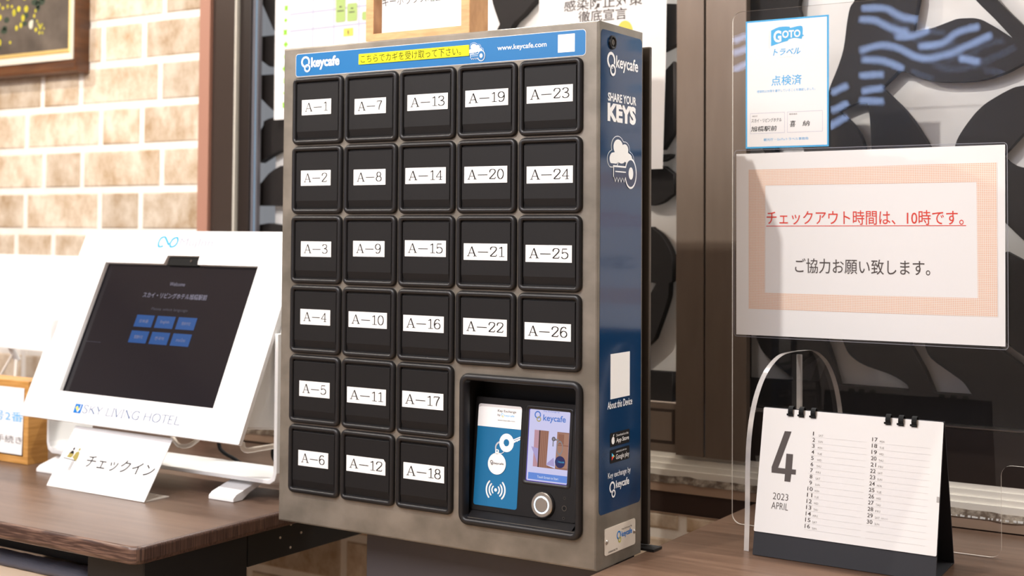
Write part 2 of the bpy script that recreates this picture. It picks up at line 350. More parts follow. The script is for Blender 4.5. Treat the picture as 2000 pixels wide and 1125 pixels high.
# serif letters drawn as brush strokes, capital height 1
G = {
 '1': (.50, [('l', [(.27, .02), (.27, 1)]), ('c', [(.27, .99), (.19, .90), (.08, .85)]), ('h', [(.08, .015), (.46, .015)])]),
 '2': (.62, [('c', [(.10, .70), (.07, .80), (.14, .95), (.29, 1), (.45, .94), (.50, .78), (.44, .60), (.28, .36), (.05, .04)]), ('h2', [(.05, .035), (.47, .035)]), ('h', [(.47, .03), (.52, .2)])]),
 '3': (.62, [('c', [(.08, .80), (.12, .94), (.27, 1), (.42, .93), (.46, .77), (.39, .60), (.22, .53), (.42, .47), (.51, .28), (.44, .08), (.27, 0), (.12, .05), (.06, .17)])]),
 '4': (.62, [('l', [(.38, 0), (.38, 1)]), ('h', [(.38, .98), (.04, .29)]), ('h', [(.04, .29), (.54, .29)]), ('h', [(.24, .015), (.51, .015)])]),
 '5': (.62, [('h2', [(.12, .965), (.46, .965)]), ('h', [(.13, .97), (.10, .50)]), ('c', [(.10, .50), (.20, .60), (.34, .61), (.47, .50), (.51, .31), (.45, .10), (.28, 0), (.13, .04), (.06, .16)])]),
 '6': (.62, [('c', [(.45, .86), (.38, .98), (.27, 1), (.13, .88), (.06, .58), (.06, .30), (.13, .08), (.28, 0), (.43, .08), (.50, .30), (.44, .52), (.28, .61), (.14, .52), (.07, .36)])]),
 '7': (.62, [('h', [(.07, .80), (.08, .96)]), ('h2', [(.07, .965), (.50, .965)]), ('c', [(.50, .96), (.36, .62), (.27, .30), (.25, .0)])]),
 '8': (.62, [('o', (.28, .76, .17, .24)), ('o', (.28, .27, .22, .27))]),
 '9': (.62, [('c', [(.11, .14), (.18, .02), (.29, 0), (.43, .12), (.50, .42), (.50, .70), (.43, .92), (.28, 1), (.13, .92), (.06, .70), (.12, .48), (.28, .39), (.42, .48), (.49, .64)])]),
 '0': (.62, [('o', (.28, .5, .22, .5))]),
 'A': (.74, [('h', [(.34, 1), (.07, 0)]), ('l', [(.34, 1), (.60, 0)]), ('h', [(.15, .33), (.50, .33)]), ('h', [(-.02, .015), (.19, .015)]), ('h', [(.46, .015), (.72, .015)])]),
 '-': (.92, [('h2', [(.06, .44), (.82, .44)])]),
 'S': (.62, [('c', [(.47, .78), (.44, .93), (.28, 1), (.13, .93), (.09, .78), (.18, .62), (.38, .46), (.48, .28), (.42, .07), (.26, 0), (.10, .07), (.05, .24)])]),
 'K': (.75, [('l', [(.12, 0), (.12, 1)]), ('h', [(.60, 1), (.13, .45)]), ('l', [(.27, .58), (.68, 0)])]),
 'Y': (.68, [('l', [(.03, 1), (.33, .46)]), ('h', [(.62, 1), (.33, .46)]), ('l', [(.33, .46), (.33, 0)])]),
 'L': (.58, [('l', [(.12, 0), (.12, 1)]), ('h', [(.12, .02), (.52, .02)]), ('h', [(.52, .02), (.54, .16)])]),
 'I': (.28, [('l', [(.14, 0), (.14, 1)]), ('h', [(.06, .99), (.22, .99)]), ('h', [(.06, .01), (.22, .01)])]),
 'V': (.70, [('l', [(.03, 1), (.35, 0)]), ('h', [(.66, 1), (.35, 0)])]),
 'N': (.80, [('h', [(.12, 0), (.12, 1)]), ('l', [(.12, 1), (.66, 0)]), ('h', [(.66, 0), (.66, 1)])]),
 'G': (.80, [('c', [(.68, .82), (.60, .95), (.42, 1), (.18, .88), (.06, .52), (.16, .14), (.42, 0), (.60, .04), (.68, .12)]), ('l', [(.68, .1), (.68, .42)]), ('h', [(.55, .42), (.74, .42)])]),
 'H': (.82, [('l', [(.12, 0), (.12, 1)]), ('l', [(.68, 0), (.68, 1)]), ('h', [(.12, .52), (.68, .52)])]),
 'O': (.88, [('o', (.44, .5, .36, .5))]),
 'T': (.66, [('l', [(.33, 0), (.33, 1)]), ('h', [(.03, .98), (.63, .98)]), ('h', [(.03, .98), (.02, .86)]), ('h', [(.63, .98), (.64, .86)])]),
 'E': (.62, [('l', [(.12, 0), (.12, 1)]), ('h', [(.12, .98), (.52, .98)]), ('h', [(.12, .52), (.44, .52)]), ('h', [(.12, .02), (.54, .02)])]),
 '.': (.36, [('h2', [(.14, .45), (.22, .45)])]), ' ': (.35, []),
}
def serif(b, t, x0, x1, y0, y1, z, m, wt=.095, wn=.04):
    tot = sum(G[c][0] for c in t); sx = (x1 - x0) / tot; sy = y1 - y0; x = 0
    for c in t:
        for k, p in G[c][1]:
            if k == 'o': pts = arc(p[0], p[1], p[2], p[3], 0, 360, 20)[:-1]
            elif k == 'c': pts = curved(p, 4)
            else: pts = p
            pts = [((x + q[0]) * sx + x0, q[1] * sy + y0) for q in pts]
            wv, wh = {'l': (wt, wt), 'h': (wn, wn), 'h2': (wn * 1.5, wn * 1.5)}.get(k, (wt, wn))
            if k == 'o' and p[2] < .05: wv = wh = .09
            b.rib(pts, wv * sy, wh * sy, z, m, k == 'o')
        x += G[c][0]
def link_logo(b, x, y, r, z, m1, m2=None, gap=None, k=1.):
    """two linked key rings, the small one hanging at the lower right"""
    b.ring(x, y, r * .66, r, z, m1, k=k)
    if gap: b.ring(x + r * .42, y - r * 1.12 * k, r * .30, r * .80, z + .0001, gap, k=k)
    b.ring(x + r * .42, y - r * 1.12 * k, r * .42, r * .70, z + .0002, m2 or m1, k=k)
def cloud_pts(cx, cy, sx, sy, g=1.):
    C = [(-.62, -.30, .40), (-.25, .32, .46), (.30, .22, .34), (.62, -.25, .36)]
    out = []
    for a in range(0, 360, 5):
        t = math.radians(a); d = (math.cos(t), math.sin(t)); best = 0
        for x, y, r in C:
            r = r * g; bq = x * d[0] + y * d[1]; c = x * x + y * y - r * r; disc = bq * bq - c
            if disc > 0: best = max(best, bq + math.sqrt(disc))
        if best <= 0: best = .5
        px, py = best * d[0], best * d[1]
        out.append((cx + px * sx, cy + max(py, -.62 * g) * sy))
    return out
def cloud_key(b, x0, x1, y0, y1, z, bg, fg):
    """white cloud with outline and a key laid across its lower right"""
    w_, h = x1 - x0, y1 - y0; cx, cy = x0 + w_ * .46, y0 + h * .60; sx, sy = w_ * .46, h * .42
    b.poly(cloud_pts(cx, cy, sx, sy, 1.12), z, fg); b.poly(cloud_pts(cx, cy, sx, sy, 1.05), z + .00015, bg); b.poly(cloud_pts(cx, cy, sx * .93, sy * .93, .86), z + .0003, fg)
    kx, ky, kr = x0 + w_ * .80, y0 + h * .22, w_ * .19
    g = kr * .22; xa, xb = x0 + w_ * .20, kx - kr * .5; yb, yt = ky - kr * .35, ky + kr * .45; nt_ = 4
    tw = (xb - kr * .5 - xa) / nt_
    for d, zz, m in ((g * .7, z + .0004, fg), (0, z + .0006, bg)):
        b.rect(xa - d, yb - d * .6, xb, yt + d, zz, m)
        for k in range(nt_): b.poly([(xa + k * tw - d * .5, yb), (xa + (k + .5) * tw, yb - kr * .38 - d), (xa + (k + 1) * tw + d * .5, yb)], zz, m)
        b.disc(kx, ky, kr + d, zz + .00005, m, (kr + d) * 1.2)
    b.disc(kx, ky, kr * .45, z + .0009, fg, kr * .55)
    b.rect(xa + kr * .2, ky + kr * .02, kx - kr * .95, ky + kr * .12, z + .0008, fg)

# ================================================================== THE SETTING
B().box(-3.2, 3.4, -3.6, .75, -.76, -.72, 'floor').build('floor', kind='structure')
B().box(-3.2, 3.4, -3.6, .95, 1.75, 1.80, 'ceil').build('ceiling', kind='structure')
B().box(-3.3, -3.2, -3.6, .95, -.76, 1.80, 'room').build('wall_left', kind='structure')
B().box(3.4, 3.5, -3.6, .95, -.76, 1.80, 'room').build('wall_right', kind='structure')
B().box(-3.2, 3.4, -3.7, -3.6, -.76, 1.80, 'room').build('wall_front', kind='structure')
WB = B().box(-3.2, -.805, .6005, .75, -.72, 1.75, 'mortar').box(-.805, 3.4, .6005, .75, -.72, -.043, 'mortar').build('wall_back', kind='structure')
# bricks: a long and a short one, laid in rows
def brick_mesh(L, H, nm):
    b = B(); c = .0035
    P = lambda i, y: [(i, y, i), (L - i, y, i), (L - i, y, H - i), (i, y, H - i)]
    b.loops([P(0, .006), P(0, .0018), P(c, 0)], 'brick', False, True); return b.mesh(nm)
JO = .018
BL, BS, BH = brick_mesh(.2905 - JO, .106 - JO, 'brick_long'), brick_mesh(.1495 - JO, .106 - JO, 'brick_short'), .106
def clip_brick(L):
    return brick_mesh(L, .106 - JO, 'brick_cut')
def lay(x0, x1, z, off):
    """one row of alternating long and short bricks; a short one starts at off"""
    per = .440; x = off - math.ceil((off - x0) / per) * per - per; k = 0
    while x < x1:
        ln = .1495 if k % 2 == 0 else .2905
        a, e = max(x + JO / 2, x0), min(x + ln - JO / 2, x1)
        if e - a > .012:
            if abs((e - a) - (ln - JO)) < 1e-6: me = BS if k % 2 == 0 else BL
            else: me = clip_brick(e - a)
            o = bpy.data.objects.new('brick', me); COL.objects.link(o); o.location = (a, .5976 + random.uniform(-.0006, .0012), z + JO / 2)
            o.parent = WB
        x += ln; k += 1
offs = {0: -1.158, 1: -1.39, 2: -1.1615, 3: -1.379, 4: -1.1615, 5: -1.487, 6: -1.2675}
for r in range(-5, 24):
    z = 1.0068 - r * .1058                     # top joint of row r
    zz = z - .106
    o_ = offs.get(r, -1.158 - .22 * (r % 2))
    if -.46 < z and r >= -2: lay(-1.96, -.807, zz + .106 - .106 + 0.0, o_ + .0) if False else lay(-1.96, -.807, z - .0529 * 2, o_)
_bc = {}
for i in range(6):          # below the window: first course is cut off by the sill boards
    top = -.043 if i == 0 else -.08 - .1035 * (i - 1)
    bot = -.08 - .1035 * i
    offx = [.3087, .0870, -.3535, .1, .3, .5][i]
    per = .440; x = offx - 4 * per; k = 0
    while x < 1.25:
        ln = .1495 if k % 2 == 0 else .2905
        a, e = max(x + JO / 2, -.80), min(x + ln - JO / 2, 1.25)
        if e - a > .012:
            key = (round(e - a, 4), round(top - bot, 4))
            if key not in _bc: _bc[key] = brick_mesh(e - a, top - bot - (JO if i else JO / 2), 'brick_low')
            o = bpy.data.objects.new('brick', _bc[key]); COL.objects.link(o); o.location = (a, .5976 + random.uniform(-.0005, .001), bot + JO / 2); o.parent = WB
        x += ln; k += 1
B().box(-.805, -.771, .588, .66, -.04, 1.75, 'terra').build('trim_1', kind='structure')
W1 = thing('window_1', (-.6, .6, 0), kind='structure')
B().box(-.771, -.696, .597, .625, -.04, 1.6, 'bronze').build('frame_stile', W1, bevel=.002)
B().box(-.696, -.690, .594, .612, -.04, 1.6, 'bead').build('bead', W1)
B().box(-.690, -.654, .604, .622, .04, 1.6, 'bronze_dark').build('sash_stile', W1, bevel=.0015)
B().box(-.654, -.646, .610, .626, .04, 1.6, 'gasket').box(-.646, -.643, .612, .626, .04, 1.6, 'blue_gasket').box(-.643, -.639, .614, .626, .04, 1.6, 'gasket').build('gasket', W1)
B().box(.4375, .4405, .613, .632, .16, 1.6, 'blue_gasket').box(.4405, .4970, .606, .630, .068, 1.6, 'bronze_post').build('meeting_stile', W1, bevel=.0012)
B().box(-.629, .4405, .6195, .648, .069, .160, 'bronze_post').build('bottom_rail', W1, bevel=.0015)
b = B(); b.box(.20, .432, .6185, .6193, .085, .150, 'bronze').box(.205, .427, .6178, .6186, .0905, .1445, 'bronze_post'); b.build('rail_recess', W1)
B().box(-.629, .4405, .629, .633, .16, 1.5, 'glass').build('pane', W1)
B().box(-.8, 3.2, .60, .75, 1.5, 1.75, 'bronze_dark').build('trim_2', kind='structure')
W2 = thing('window_2', (1.2, .6, 0), kind='structure')
B().box(.5005, .5820, .606, .625, .068, 1.6, 'bronze_post').build('meeting_stile', W2, bevel=.0012)
B().box(.572, 3.2, .6195, .648, .069, .158, 'bronze_dark').build('bottom_rail', W2, bevel=.0015)
B().box(.572, 3.2, .629, .633, .158, 1.5, 'glass').build('pane', W2)
# sill: stepped aluminium track, old sealant, beige board, brown board, thin bead
b = B()
for k, (y0, z0, z1) in enumerate(((.600, .028, .040), (.607, .040, .0495), (.614, .0495, .060), (.620, .060, .069))):
    b.box(-.77, 3.2, y0, .66, z0, z1, 'alu', .0)
b.build('window_sill', W2, bevel=.0012)
b = B(); random.seed(3)
up_, lo_ = [], []
for i in range(221):
    x = -.77 + i * .018; j = random.uniform(-.0035, .0035)
    up_.append((x, .598 + random.uniform(-.001, .001), .0290 + j * .5)); lo_.append((x, .594 + random.uniform(-.0015, .0015), .0165 + j * .3))
n = len(up_)
b.add(up_ + lo_ + [(p[0], .612, .030) for p in up_] + [(p[0], .612, .016) for p in lo_], [(i + n, i + n + 1, i + 1, i) for i in range(n - 1)] + [(i, i + 1, 2 * n + i + 1, 2 * n + i) for i in range(n - 1)], 'caulk')
b.build('trim_sealant', kind='structure')
b = B()
for i in range(70):
    x = .82 + i * .0065 + random.uniform(-.002, .002); l = random.uniform(.002, .006); b.box(x, x + l, .5935, .597, .0175, .0195 + random.uniform(0, .0015), 'white')
b.build('trim_filler', kind='structure')
B().box(-.77, 3.2, .5965, .64, -.0005, .0172, 'beige').build('trim_3', kind='structure', bevel=.001)
B().box(-.77, 3.2, .600, .64, -.040, -.0008, 'brownband').box(-.77, 3.2, .5975, .64, -.0425, -.0402, 'beige').build('trim_4', kind='structure')
# carved screen behind the glass: black boards with openings over white marble sheet
SC = thing('carved_screen', (.6, .68, .16), 'black cut-out decorative screen over white marble panels behind both windows', 'decorative screen')
B().box(-.64, 3.2, .680, .700, .15, 1.5, 'marble').build('marble_panel', SC)
HO = {
'R1':[(0.668, 1.2),(0.668, 0.952), (0.664, 0.898), (0.677, 0.857), (0.662, 0.801), (0.691, 0.733), (0.718, 0.723), (0.724, 0.748), (0.739, 0.784), (0.75, 0.818), (0.756, 0.862), (0.762, 0.891), (0.771, 0.905), (0.777, 0.942),(.80,1.2)],
'R2':[(0.739, 0.706), (0.756, 0.713), (0.774, 0.719), (0.793, 0.718), (0.796, 0.701), (0.798, 0.682), (0.8, 0.638), (0.801, 0.6), (0.791, 0.6), (0.785, 0.644), (0.774, 0.669), (0.759, 0.688)],
'R3':[(0.887, 0.98), (0.883, 0.895), (0.872, 0.838), (0.886, 0.84), (0.905, 0.842), (0.92, 0.846), (0.936, 0.851), (0.95, 0.855), (0.963, 0.855), (0.978, 0.854), (0.991, 0.85), (1.004, 0.842), (1.017, 0.833), (1.041, 0.815), (1.012, 0.85), (0.98, 0.886), (0.94, 0.94)],
'R4':[(0.987, 0.921), (1.014, 0.884), (1.057, 0.836), (1.121, 0.763), (1.25, 0.72), (1.3, 0.903),(1.2,1.1),(1.0,1.15)],
'R5':[(0.848, 0.772), (0.86, 0.77), (0.879, 0.759), (0.91, 0.75), (0.945, 0.747), (0.99, 0.748), (1.03, 0.759), (1.057, 0.772), (1.122, 0.802), (1.153, 0.778), (1.121, 0.738), (1.056, 0.734), (1.034, 0.728), (1.001, 0.71), (0.986, 0.698), (0.974, 0.685), (0.956, 0.66), (0.946, 0.639), (0.94, 0.606), (0.933, 0.536), (0.919, 0.536), (0.91, 0.607), (0.899, 0.64), (0.888, 0.66), (0.874, 0.682), (0.85, 0.712), (0.818, 0.744)],
'R6':[(1.023, 0.618), (1.032, 0.627), (1.056, 0.653), (1.105, 0.704), (1.152, 0.677), (1.128, 0.594), (1.056, 0.597), (1.03, 0.61)],
'R7':[(0.997, 0.535), (1.029, 0.503), (1.055, 0.477), (1.119, 0.416), (1.119, 0.4), (1.055, 0.442), (1.029, 0.456), (1.001, 0.448)],
'R8':[(0.559, 0.65), (0.592, 0.649), (0.6, 0.633), (0.596, 0.604), (0.559, 0.605)],
'R9':[(0.618, 0.656), (0.662, 0.655), (0.675, 0.638), (0.682, 0.602), (0.624, 0.604)],
'W1':[(0.565, 0.308), (0.576, 0.309), (0.583, 0.292), (0.593, 0.27), (0.608, 0.254), (0.629, 0.238), (0.654, 0.221), (0.655, 0.216), (0.602, 0.215), (0.565, 0.215)],
'W2':[(0.705, 0.314), (0.716, 0.29), (0.727, 0.26), (0.734, 0.235), (0.74, 0.215), (0.866, 0.214), (0.863, 0.221), (0.854, 0.228), (0.834, 0.238), (0.8, 0.248), (0.785, 0.253), (0.77, 0.261), (0.757, 0.273), (0.749, 0.29), (0.738, 0.316)],
'W3':[(0.858, 0.316), (0.868, 0.29), (0.877, 0.275), (0.894, 0.245), (0.908, 0.212), (0.972, 0.212), (0.965, 0.223), (0.955, 0.235), (0.933, 0.25), (0.903, 0.271), (0.893, 0.292), (0.889, 0.318)],
'W4':[(0.996, 0.31), (1.019, 0.291), (1.054, 0.266), (1.118, 0.223), (1.118, 0.248), (1.054, 0.284), (1.033, 0.299), (1.021, 0.311)],
'X1':[(1.3,.25),(1.42,.3),(1.5,.5),(1.36,.62),(1.28,.45)], 'X2':[(1.6,.3),(1.9,.25),(2.0,.6),(1.8,.8),(1.62,.7)], 'X3':[(1.45,.8),(1.6,.9),(1.55,1.2),(1.4,1.1)],
}
def plate_with_holes(outer, holes, y0, y1, m, nm, parent):
    c = bpy.data.curves.new(nm, 'CURVE'); c.dimensions = '2D'; c.fill_mode = 'BOTH'; c.extrude = (y1 - y0) / 2
    for P in [outer] + holes:
        s = c.splines.new('POLY'); s.points.add(len(P) - 1); s.use_cyclic_u = True
        for q, p in zip(s.points, P): q.co = (p[0], p[1], 0, 1)
    o = bpy.data.objects.new(nm, c); COL.objects.link(o); bpy.context.view_layer.update()
    me = bpy.data.meshes.new_from_object(o.evaluated_get(bpy.context.evaluated_depsgraph_get())); bpy.data.objects.remove(o)
    me.transform(plane((0, (y0 + y1) / 2, 0))); me.materials.clear(); me.materials.append(M[m])
    o = bpy.data.objects.new(nm, me); COL.objects.link(o); o.parent = parent; o.matrix_parent_inverse = WMAT[parent].inverted(); WMAT[o] = Matrix.Identity(4); return o
def closed_smooth(P, n=3):
    out = []
    N = len(P)
    for i in range(N):
        a, b_, c, d = P[(i - 1) % N], P[i], P[(i + 1) % N], P[(i + 2) % N]
        v1 = Vector((b_[0] - a[0], b_[1] - a[1])); v2 = Vector((c[0] - b_[0], c[1] - b_[1])); v3 = Vector((d[0] - c[0], d[1] - c[1]))
        out.append(b_)
        if v1.length and v3.length and v1.angle(v2, 0) < .6 and v3.angle(v2, 0) < .6:
            for k in range(1, n):
                t = k / n; out.append(tuple(.5 * (2 * b_[j] + (c[j] - a[j]) * t + (2 * a[j] - 5 * b_[j] + 4 * c[j] - d[j]) * t * t + (3 * b_[j] - a[j] - 3 * c[j] + d[j]) * t ** 3) for j in (0, 1)))
    return out
plate_with_holes([(.545, .162), (3.2, .162), (3.2, 1.49), (.545, 1.49)], [closed_smooth(h) for h in HO.values()], .650, .672, 'blackplate', 'cutout_board', SC)
PC = {
'a': [(-0.66, 1.4), (-0.67, 1.082), (-0.669, 1.04), (-0.666, 1.028), (-0.625, 0.956), (-0.593, 0.954), (-0.595, 1.4)],
'b': [(-0.666, 0.944), (-0.55, 0.945), (-0.54, 0.869), (-0.638, 0.871), (-0.665, 0.888)],
'c': [(-0.668, 0.852), (-0.56, 0.851), (-0.56, 0.754), (-0.606, 0.754), (-0.64, 0.778), (-0.667, 0.8)],
'd': [(-0.668, 0.712), (-0.654, 0.733), (-0.638, 0.747), (-0.5, 0.77), (-0.4, 0.68), (-0.573, 0.676), (-0.636, 0.658), (-0.666, 0.644)],
'e': [(-0.669, 0.587), (-0.636, 0.617), (-0.572, 0.637), (-0.45, 0.60), (-0.45, 0.542), (-0.667, 0.542)],
'f': [(-0.677, 0.474), (-0.673, 0.496), (-0.634, 0.501), (-0.5, 0.484), (-0.5, 0.377), (-0.664, 0.399)],
'g': [(-.02, 1.2), (-0.017, 1.019), (-0.009, 0.974), (-0.001, 0.949), (0.011, 0.92), (-0.003, 0.898), (-0.03, 0.866), (-.02, .80), (0.01, 0.85), (0.039, 0.913), (0.067, 0.936), (0.095, 0.961), (0.104, 1.007), (.11, 1.2)],
'h': [(0.395, 0.93), (0.42, 0.927), (0.42, 0.85), (0.39, 0.838), (0.34, 0.831), (0.34, 0.912)],
'i': [(0.413, 0.816), (0.386, 0.79), (0.375, 0.739), (0.378, 0.646), (0.389, 0.646), (0.414, 0.681)],
'i2': [(0.370, 0.634), (0.383, 0.636), (0.408, 0.637), (0.405, 0.63), (0.39, 0.623), (.37, .622)],
'j': [(0.336, 0.594), (0.364, 0.61), (0.391, 0.614), (0.414, 0.597), (0.414, 0.561), (0.389, 0.544), (0.364, 0.537), (0.337, 0.539)],
'k': [(0.30, 0.496), (0.364, 0.496), (0.384, 0.482), (0.398, 0.465), (0.411, 0.436), (0.411, 0.391), (0.404, 0.387), (0.403, 0.365), (0.396, 0.341), (0.377, 0.291), (0.364, 0.27), (0.30, 0.218), (0.27, 0.26), (0.33, 0.338), (0.364, 0.365), (0.377, 0.386), (0.364, 0.388), (0.30, 0.387)],
'l': [(-.60, .160), (0.412, .160), (0.412, 0.216), (-.60, .216)],
'm': [(-.50, .30), (-.30, .34), (-.10, .55), (-.28, .60), (-.42, .45)], 'n': [(-.15, .25), (.15, .30), (.2, .45), (.05, .62), (-.05, .45)],
'o': [(-.25, .70), (-.05, .72), (.1, .80), (-.08, .82), (-.3, .78)],
}
for k, P in PC.items():
    plate_with_holes(closed_smooth(P), [], .650, .672, 'blackplate', 'cutout_board', SC)

# ================================================================== POSTERS ON THE GLASS
F = plane((0, .618, 0))
b = B(F); b.prism([(-.590, .740), (-.262, .744), (-.262, 1.32), (-.590, 1.32)], 0, .0008, 'paper'); z = .0011
for x in (-.4752, -.4133, -.341): b.rect(x - .0022, .78, x + .0022, 1.3, z, 'road')
for yy in (.982, .943, 1.03, 1.12): b.poly([(-.545, yy - .003), (-.30, yy - .001), (-.30, yy + .004), (-.545, yy + .002)], z + .0001, 'road')
for (x0, y0, x1, y1) in ((-.4082, .9514, -.3792, 1.05), (-.3754, .951, -.3455, .9924), (-.3327, .9509, -.300, .9705), (-.47, 1.06, -.43, 1.11), (-.40, 1.07, -.36, 1.12)):
    b.poly(rr(x0, y0, x1, y1, .004), z + .0002, 'lightink'); b.poly(rr(x0 + .001, y0 + .001, x1 - .001, y1 - .001, .0035), z + .0003, 'palegreen')
b.rect(-.397, .985, -.390, .988, z + .0005, 'greyink'); b.rect(-.403, .976, -.384, .9785, z + .0005, 'greyink')
b.rect(-.364, .979, -.357, .982, z + .0005, 'greyink'); b.rect(-.369, .971, -.353, .9735, z + .0005, 'greyink')
b.rect(-.3849, .9187, -.3567, .9369, z + .0002, 'gold'); b.rect(-.384, .9196, -.3576, .936, z + .0003, 'yel_ink'); b.rect(-.3725, .923, -.3690, .932, z + .0005, 'greyink')
for i in range(14):
    cy = .7728 + i * .0281; cx = -.5585 + (i % 3) * .001; r = (.0085, .0058, .0078)[i % 3]
    if i % 2: b.poly([(cx + r * s * math.cos(t * math.pi / 4), cy + r * 1.1 * s * math.sin(t * math.pi / 4)) for t in range(8) for s in ((1.0,) if t % 2 == 0 else (.62,))], z, 'leafgreen')
    else: b.poly([(cx + r * (1 if t % 2 else .6) * math.cos(t * math.pi / 4), cy + r * 1.15 * (1 if t % 2 else .6) * math.sin(t * math.pi / 4)) for t in range(8)], z, 'leafgreen')
b.build('map_poster', None, 'white area map poster with green edge marks on the left window', 'poster')
b = B(F); b.prism([(.128, .604), (.4065, .6065), (.4125, .82), (.416, 1.10), (.128, 1.10)], 0, .0006, 'paper'); z = .0009
b.text('感染防止対策', .186, .362, .926, .9485, z, 'greyink', .012); b.text('徹底宣言', .2195, .3284, .9005, .9248, z, 'greyink', .012)
b.poly(arc(.324, .874, .018, .024, 0, 360, 20)[:-1], z, 'yel_ink'); b.poly(arc(.294, .872, .014, .012, 0, 360, 20)[:-1], z, 'yel_ink'); 
b.build('notice_poster', None, 'white infection prevention poster with bold Japanese heading behind the key cabinet', 'poster')

# ================================================================== PAINTING ON THE BRICK WALL
F = plane((0, .585, 0))
PT = thing('framed_painting', (-1.45, .59, .88), 'dark flower painting in brown and cream frame hanging on the brick wall', 'painting')
x0, x1, y0, y1 = -2.02, -1.2075, .8835, 1.38
def moulding(F, x0, x1, y0, y1, wd, prof, m, nm, parent, m2=None):
    """mitred frame; prof = (inset 0..1, height) pairs from outside to inside"""
    b = B(F); L = [[(x0 + i * wd, y0 + i * wd, h), (x1 - i * wd, y0 + i * wd, h), (x1 - i * wd, y1 - i * wd, h), (x0 + i * wd, y1 - i * wd, h)] for i, h in prof]
    return b.loops(L, m, False, False).build(nm, parent)
moulding(F, x0, x1, y0, y1, .036, [(0, -.013), (0, .020), (.10, .026), (.30, .026), (.38, .018), (.65, .012), (.9, .010), (1, .002)], 'frame_brown', 'frame_moulding', PT)
moulding(F, x0 + .036, x1 - .036, y0 + .036, y1 - .036, .018, [(0, .002), (.02, .009), (.5, .0075), (1, .004)], 'frame_cream', 'liner', PT)
moulding(F, x0 + .054, x1 - .054, y0 + .054, y1 - .054, .012, [(0, .004), (.3, .0062), (.38, .003), (1, .0015)], 'gilt', 'gilt_slip', PT)
b = B(F); b.rect(x0 + .05, y0 + .05, x1 - .05, y1 - .05, .001, 'canvas')
random.seed(11); cx0, cy0 = -1.545, 1.075
for i in range(46):
    a = random.uniform(0, 6.28); r = .16 * math.sqrt(random.random()); px_, py_ = cx0 + r * 1.05 * math.cos(a), cy0 + .02 + r * .8 * math.sin(a)
    b.disc(px_, py_, random.uniform(.008, .016), .0012, 'paint_green', random.uniform(.006, .012), 8)
for i in range(60):
    a = random.uniform(0, 6.28); r = .145 * math.sqrt(random.random()); px_, py_ = cx0 + r * 1.05 * math.cos(a), cy0 + .02 + r * .85 * math.sin(a)
    s_ = random.uniform(.004, .0085); b.disc(px_, py_, s_, .0014 + i * 1e-6, random.choice(['paint_yel'] * 4 + ['paint_white']), s_ * random.uniform(.9, 1.4), 9)
for px_, py_, s_ in ((-1.392, 1.021, .0042), (-1.385, 1.013, .006), (-1.378, 1.019, .004), (-1.402, 1.008, .006), (-1.388, .999, .0048), (-1.376, .998, .004), (-1.398, 1.03, .004), (-1.41, 1.045, .005), (-1.37, 1.009, .003), (-1.405, 1.058, .005)):
    b.disc(px_, py_, s_ * .8, .0016, 'paint_yel', s_, 9)
b.build('canvas', PT)

# ================================================================== LEFT TABLE
TL = thing('walnut_table', (-.8, .15, -.72), 'walnut laminate table with black steel legs under the white kiosk', 'table')
def top_slab(x0, x1, y0, y1, z0, z1, r, mt, me, ms, nm, parent, rcorner=.012):
    b = B(); n = 4
    def loop(d, z):
        q = rr(x0 + d, y0 + d, x1 - d, y1 - d, max(rcorner - d * .5, .002), 10); return [(x, y, z) for x, y in q]
    L = [loop(r * .8, z0), loop(r * .25, z0 + r * .35), loop(0, z0 + r * 1.2)] + [loop(r - r * math.cos(math.radians(a)), z1 - r + r * math.sin(math.radians(a))) for a in range(0, 91, 15)]
    N = len(L[0])
    for i in range(len(L) - 1):
        for j in range(N):
            j2 = (j + 1) % N; a, c = L[i][j], L[i][j2]; fm = ms if abs(c[1] - a[1]) > abs(c[0] - a[0]) else me
            b.add([L[i][j], L[i][j2], L[i + 1][j2], L[i + 1][j]], [(0, 1, 2, 3)], fm, True)
    b.add(L[-1], [tuple(range(N))], mt); b.add(L[0], [tuple(reversed(range(N)))], me); return b.build(nm, parent)
top_slab(-1.9, -.042, -.268, .578, -.028, 0, .006, 'table', 'edge', 'edge_side', 'table_top', TL, .020)
B().box(-1.75, -.19, -.150, -.135, -.0825, -.0285, 'apron').build('apron', TL)
B().box(-.19, -.060, -.236, -.008, -.716, -.0285, 'black_steel', .002).build('leg', TL)
B().box(-1.86, -1.73, -.236, -.008, -.716, -.0285, 'black_steel', .002).build('leg', TL)
B().box(-.092, -.060, -.0075, .56, -.0845, -.0285, 'black_steel').build('side_rail', TL)
for y, zz in ((.0716, -.0499), (.126, -.0512), (.0983, -.0719), (.0989, -.0319)):
    B(side_plane((-.060, y, zz))).prism(arc(0, 0, .0021, .0021, 0, 360, 10)[:-1], 0, .0010, 'cream_metal').build('bolt', TL)
B().box(-1.86, -.06, .50, .55, -.716, -.0285, 'black_steel').build('rear_panel', TL) if False else None
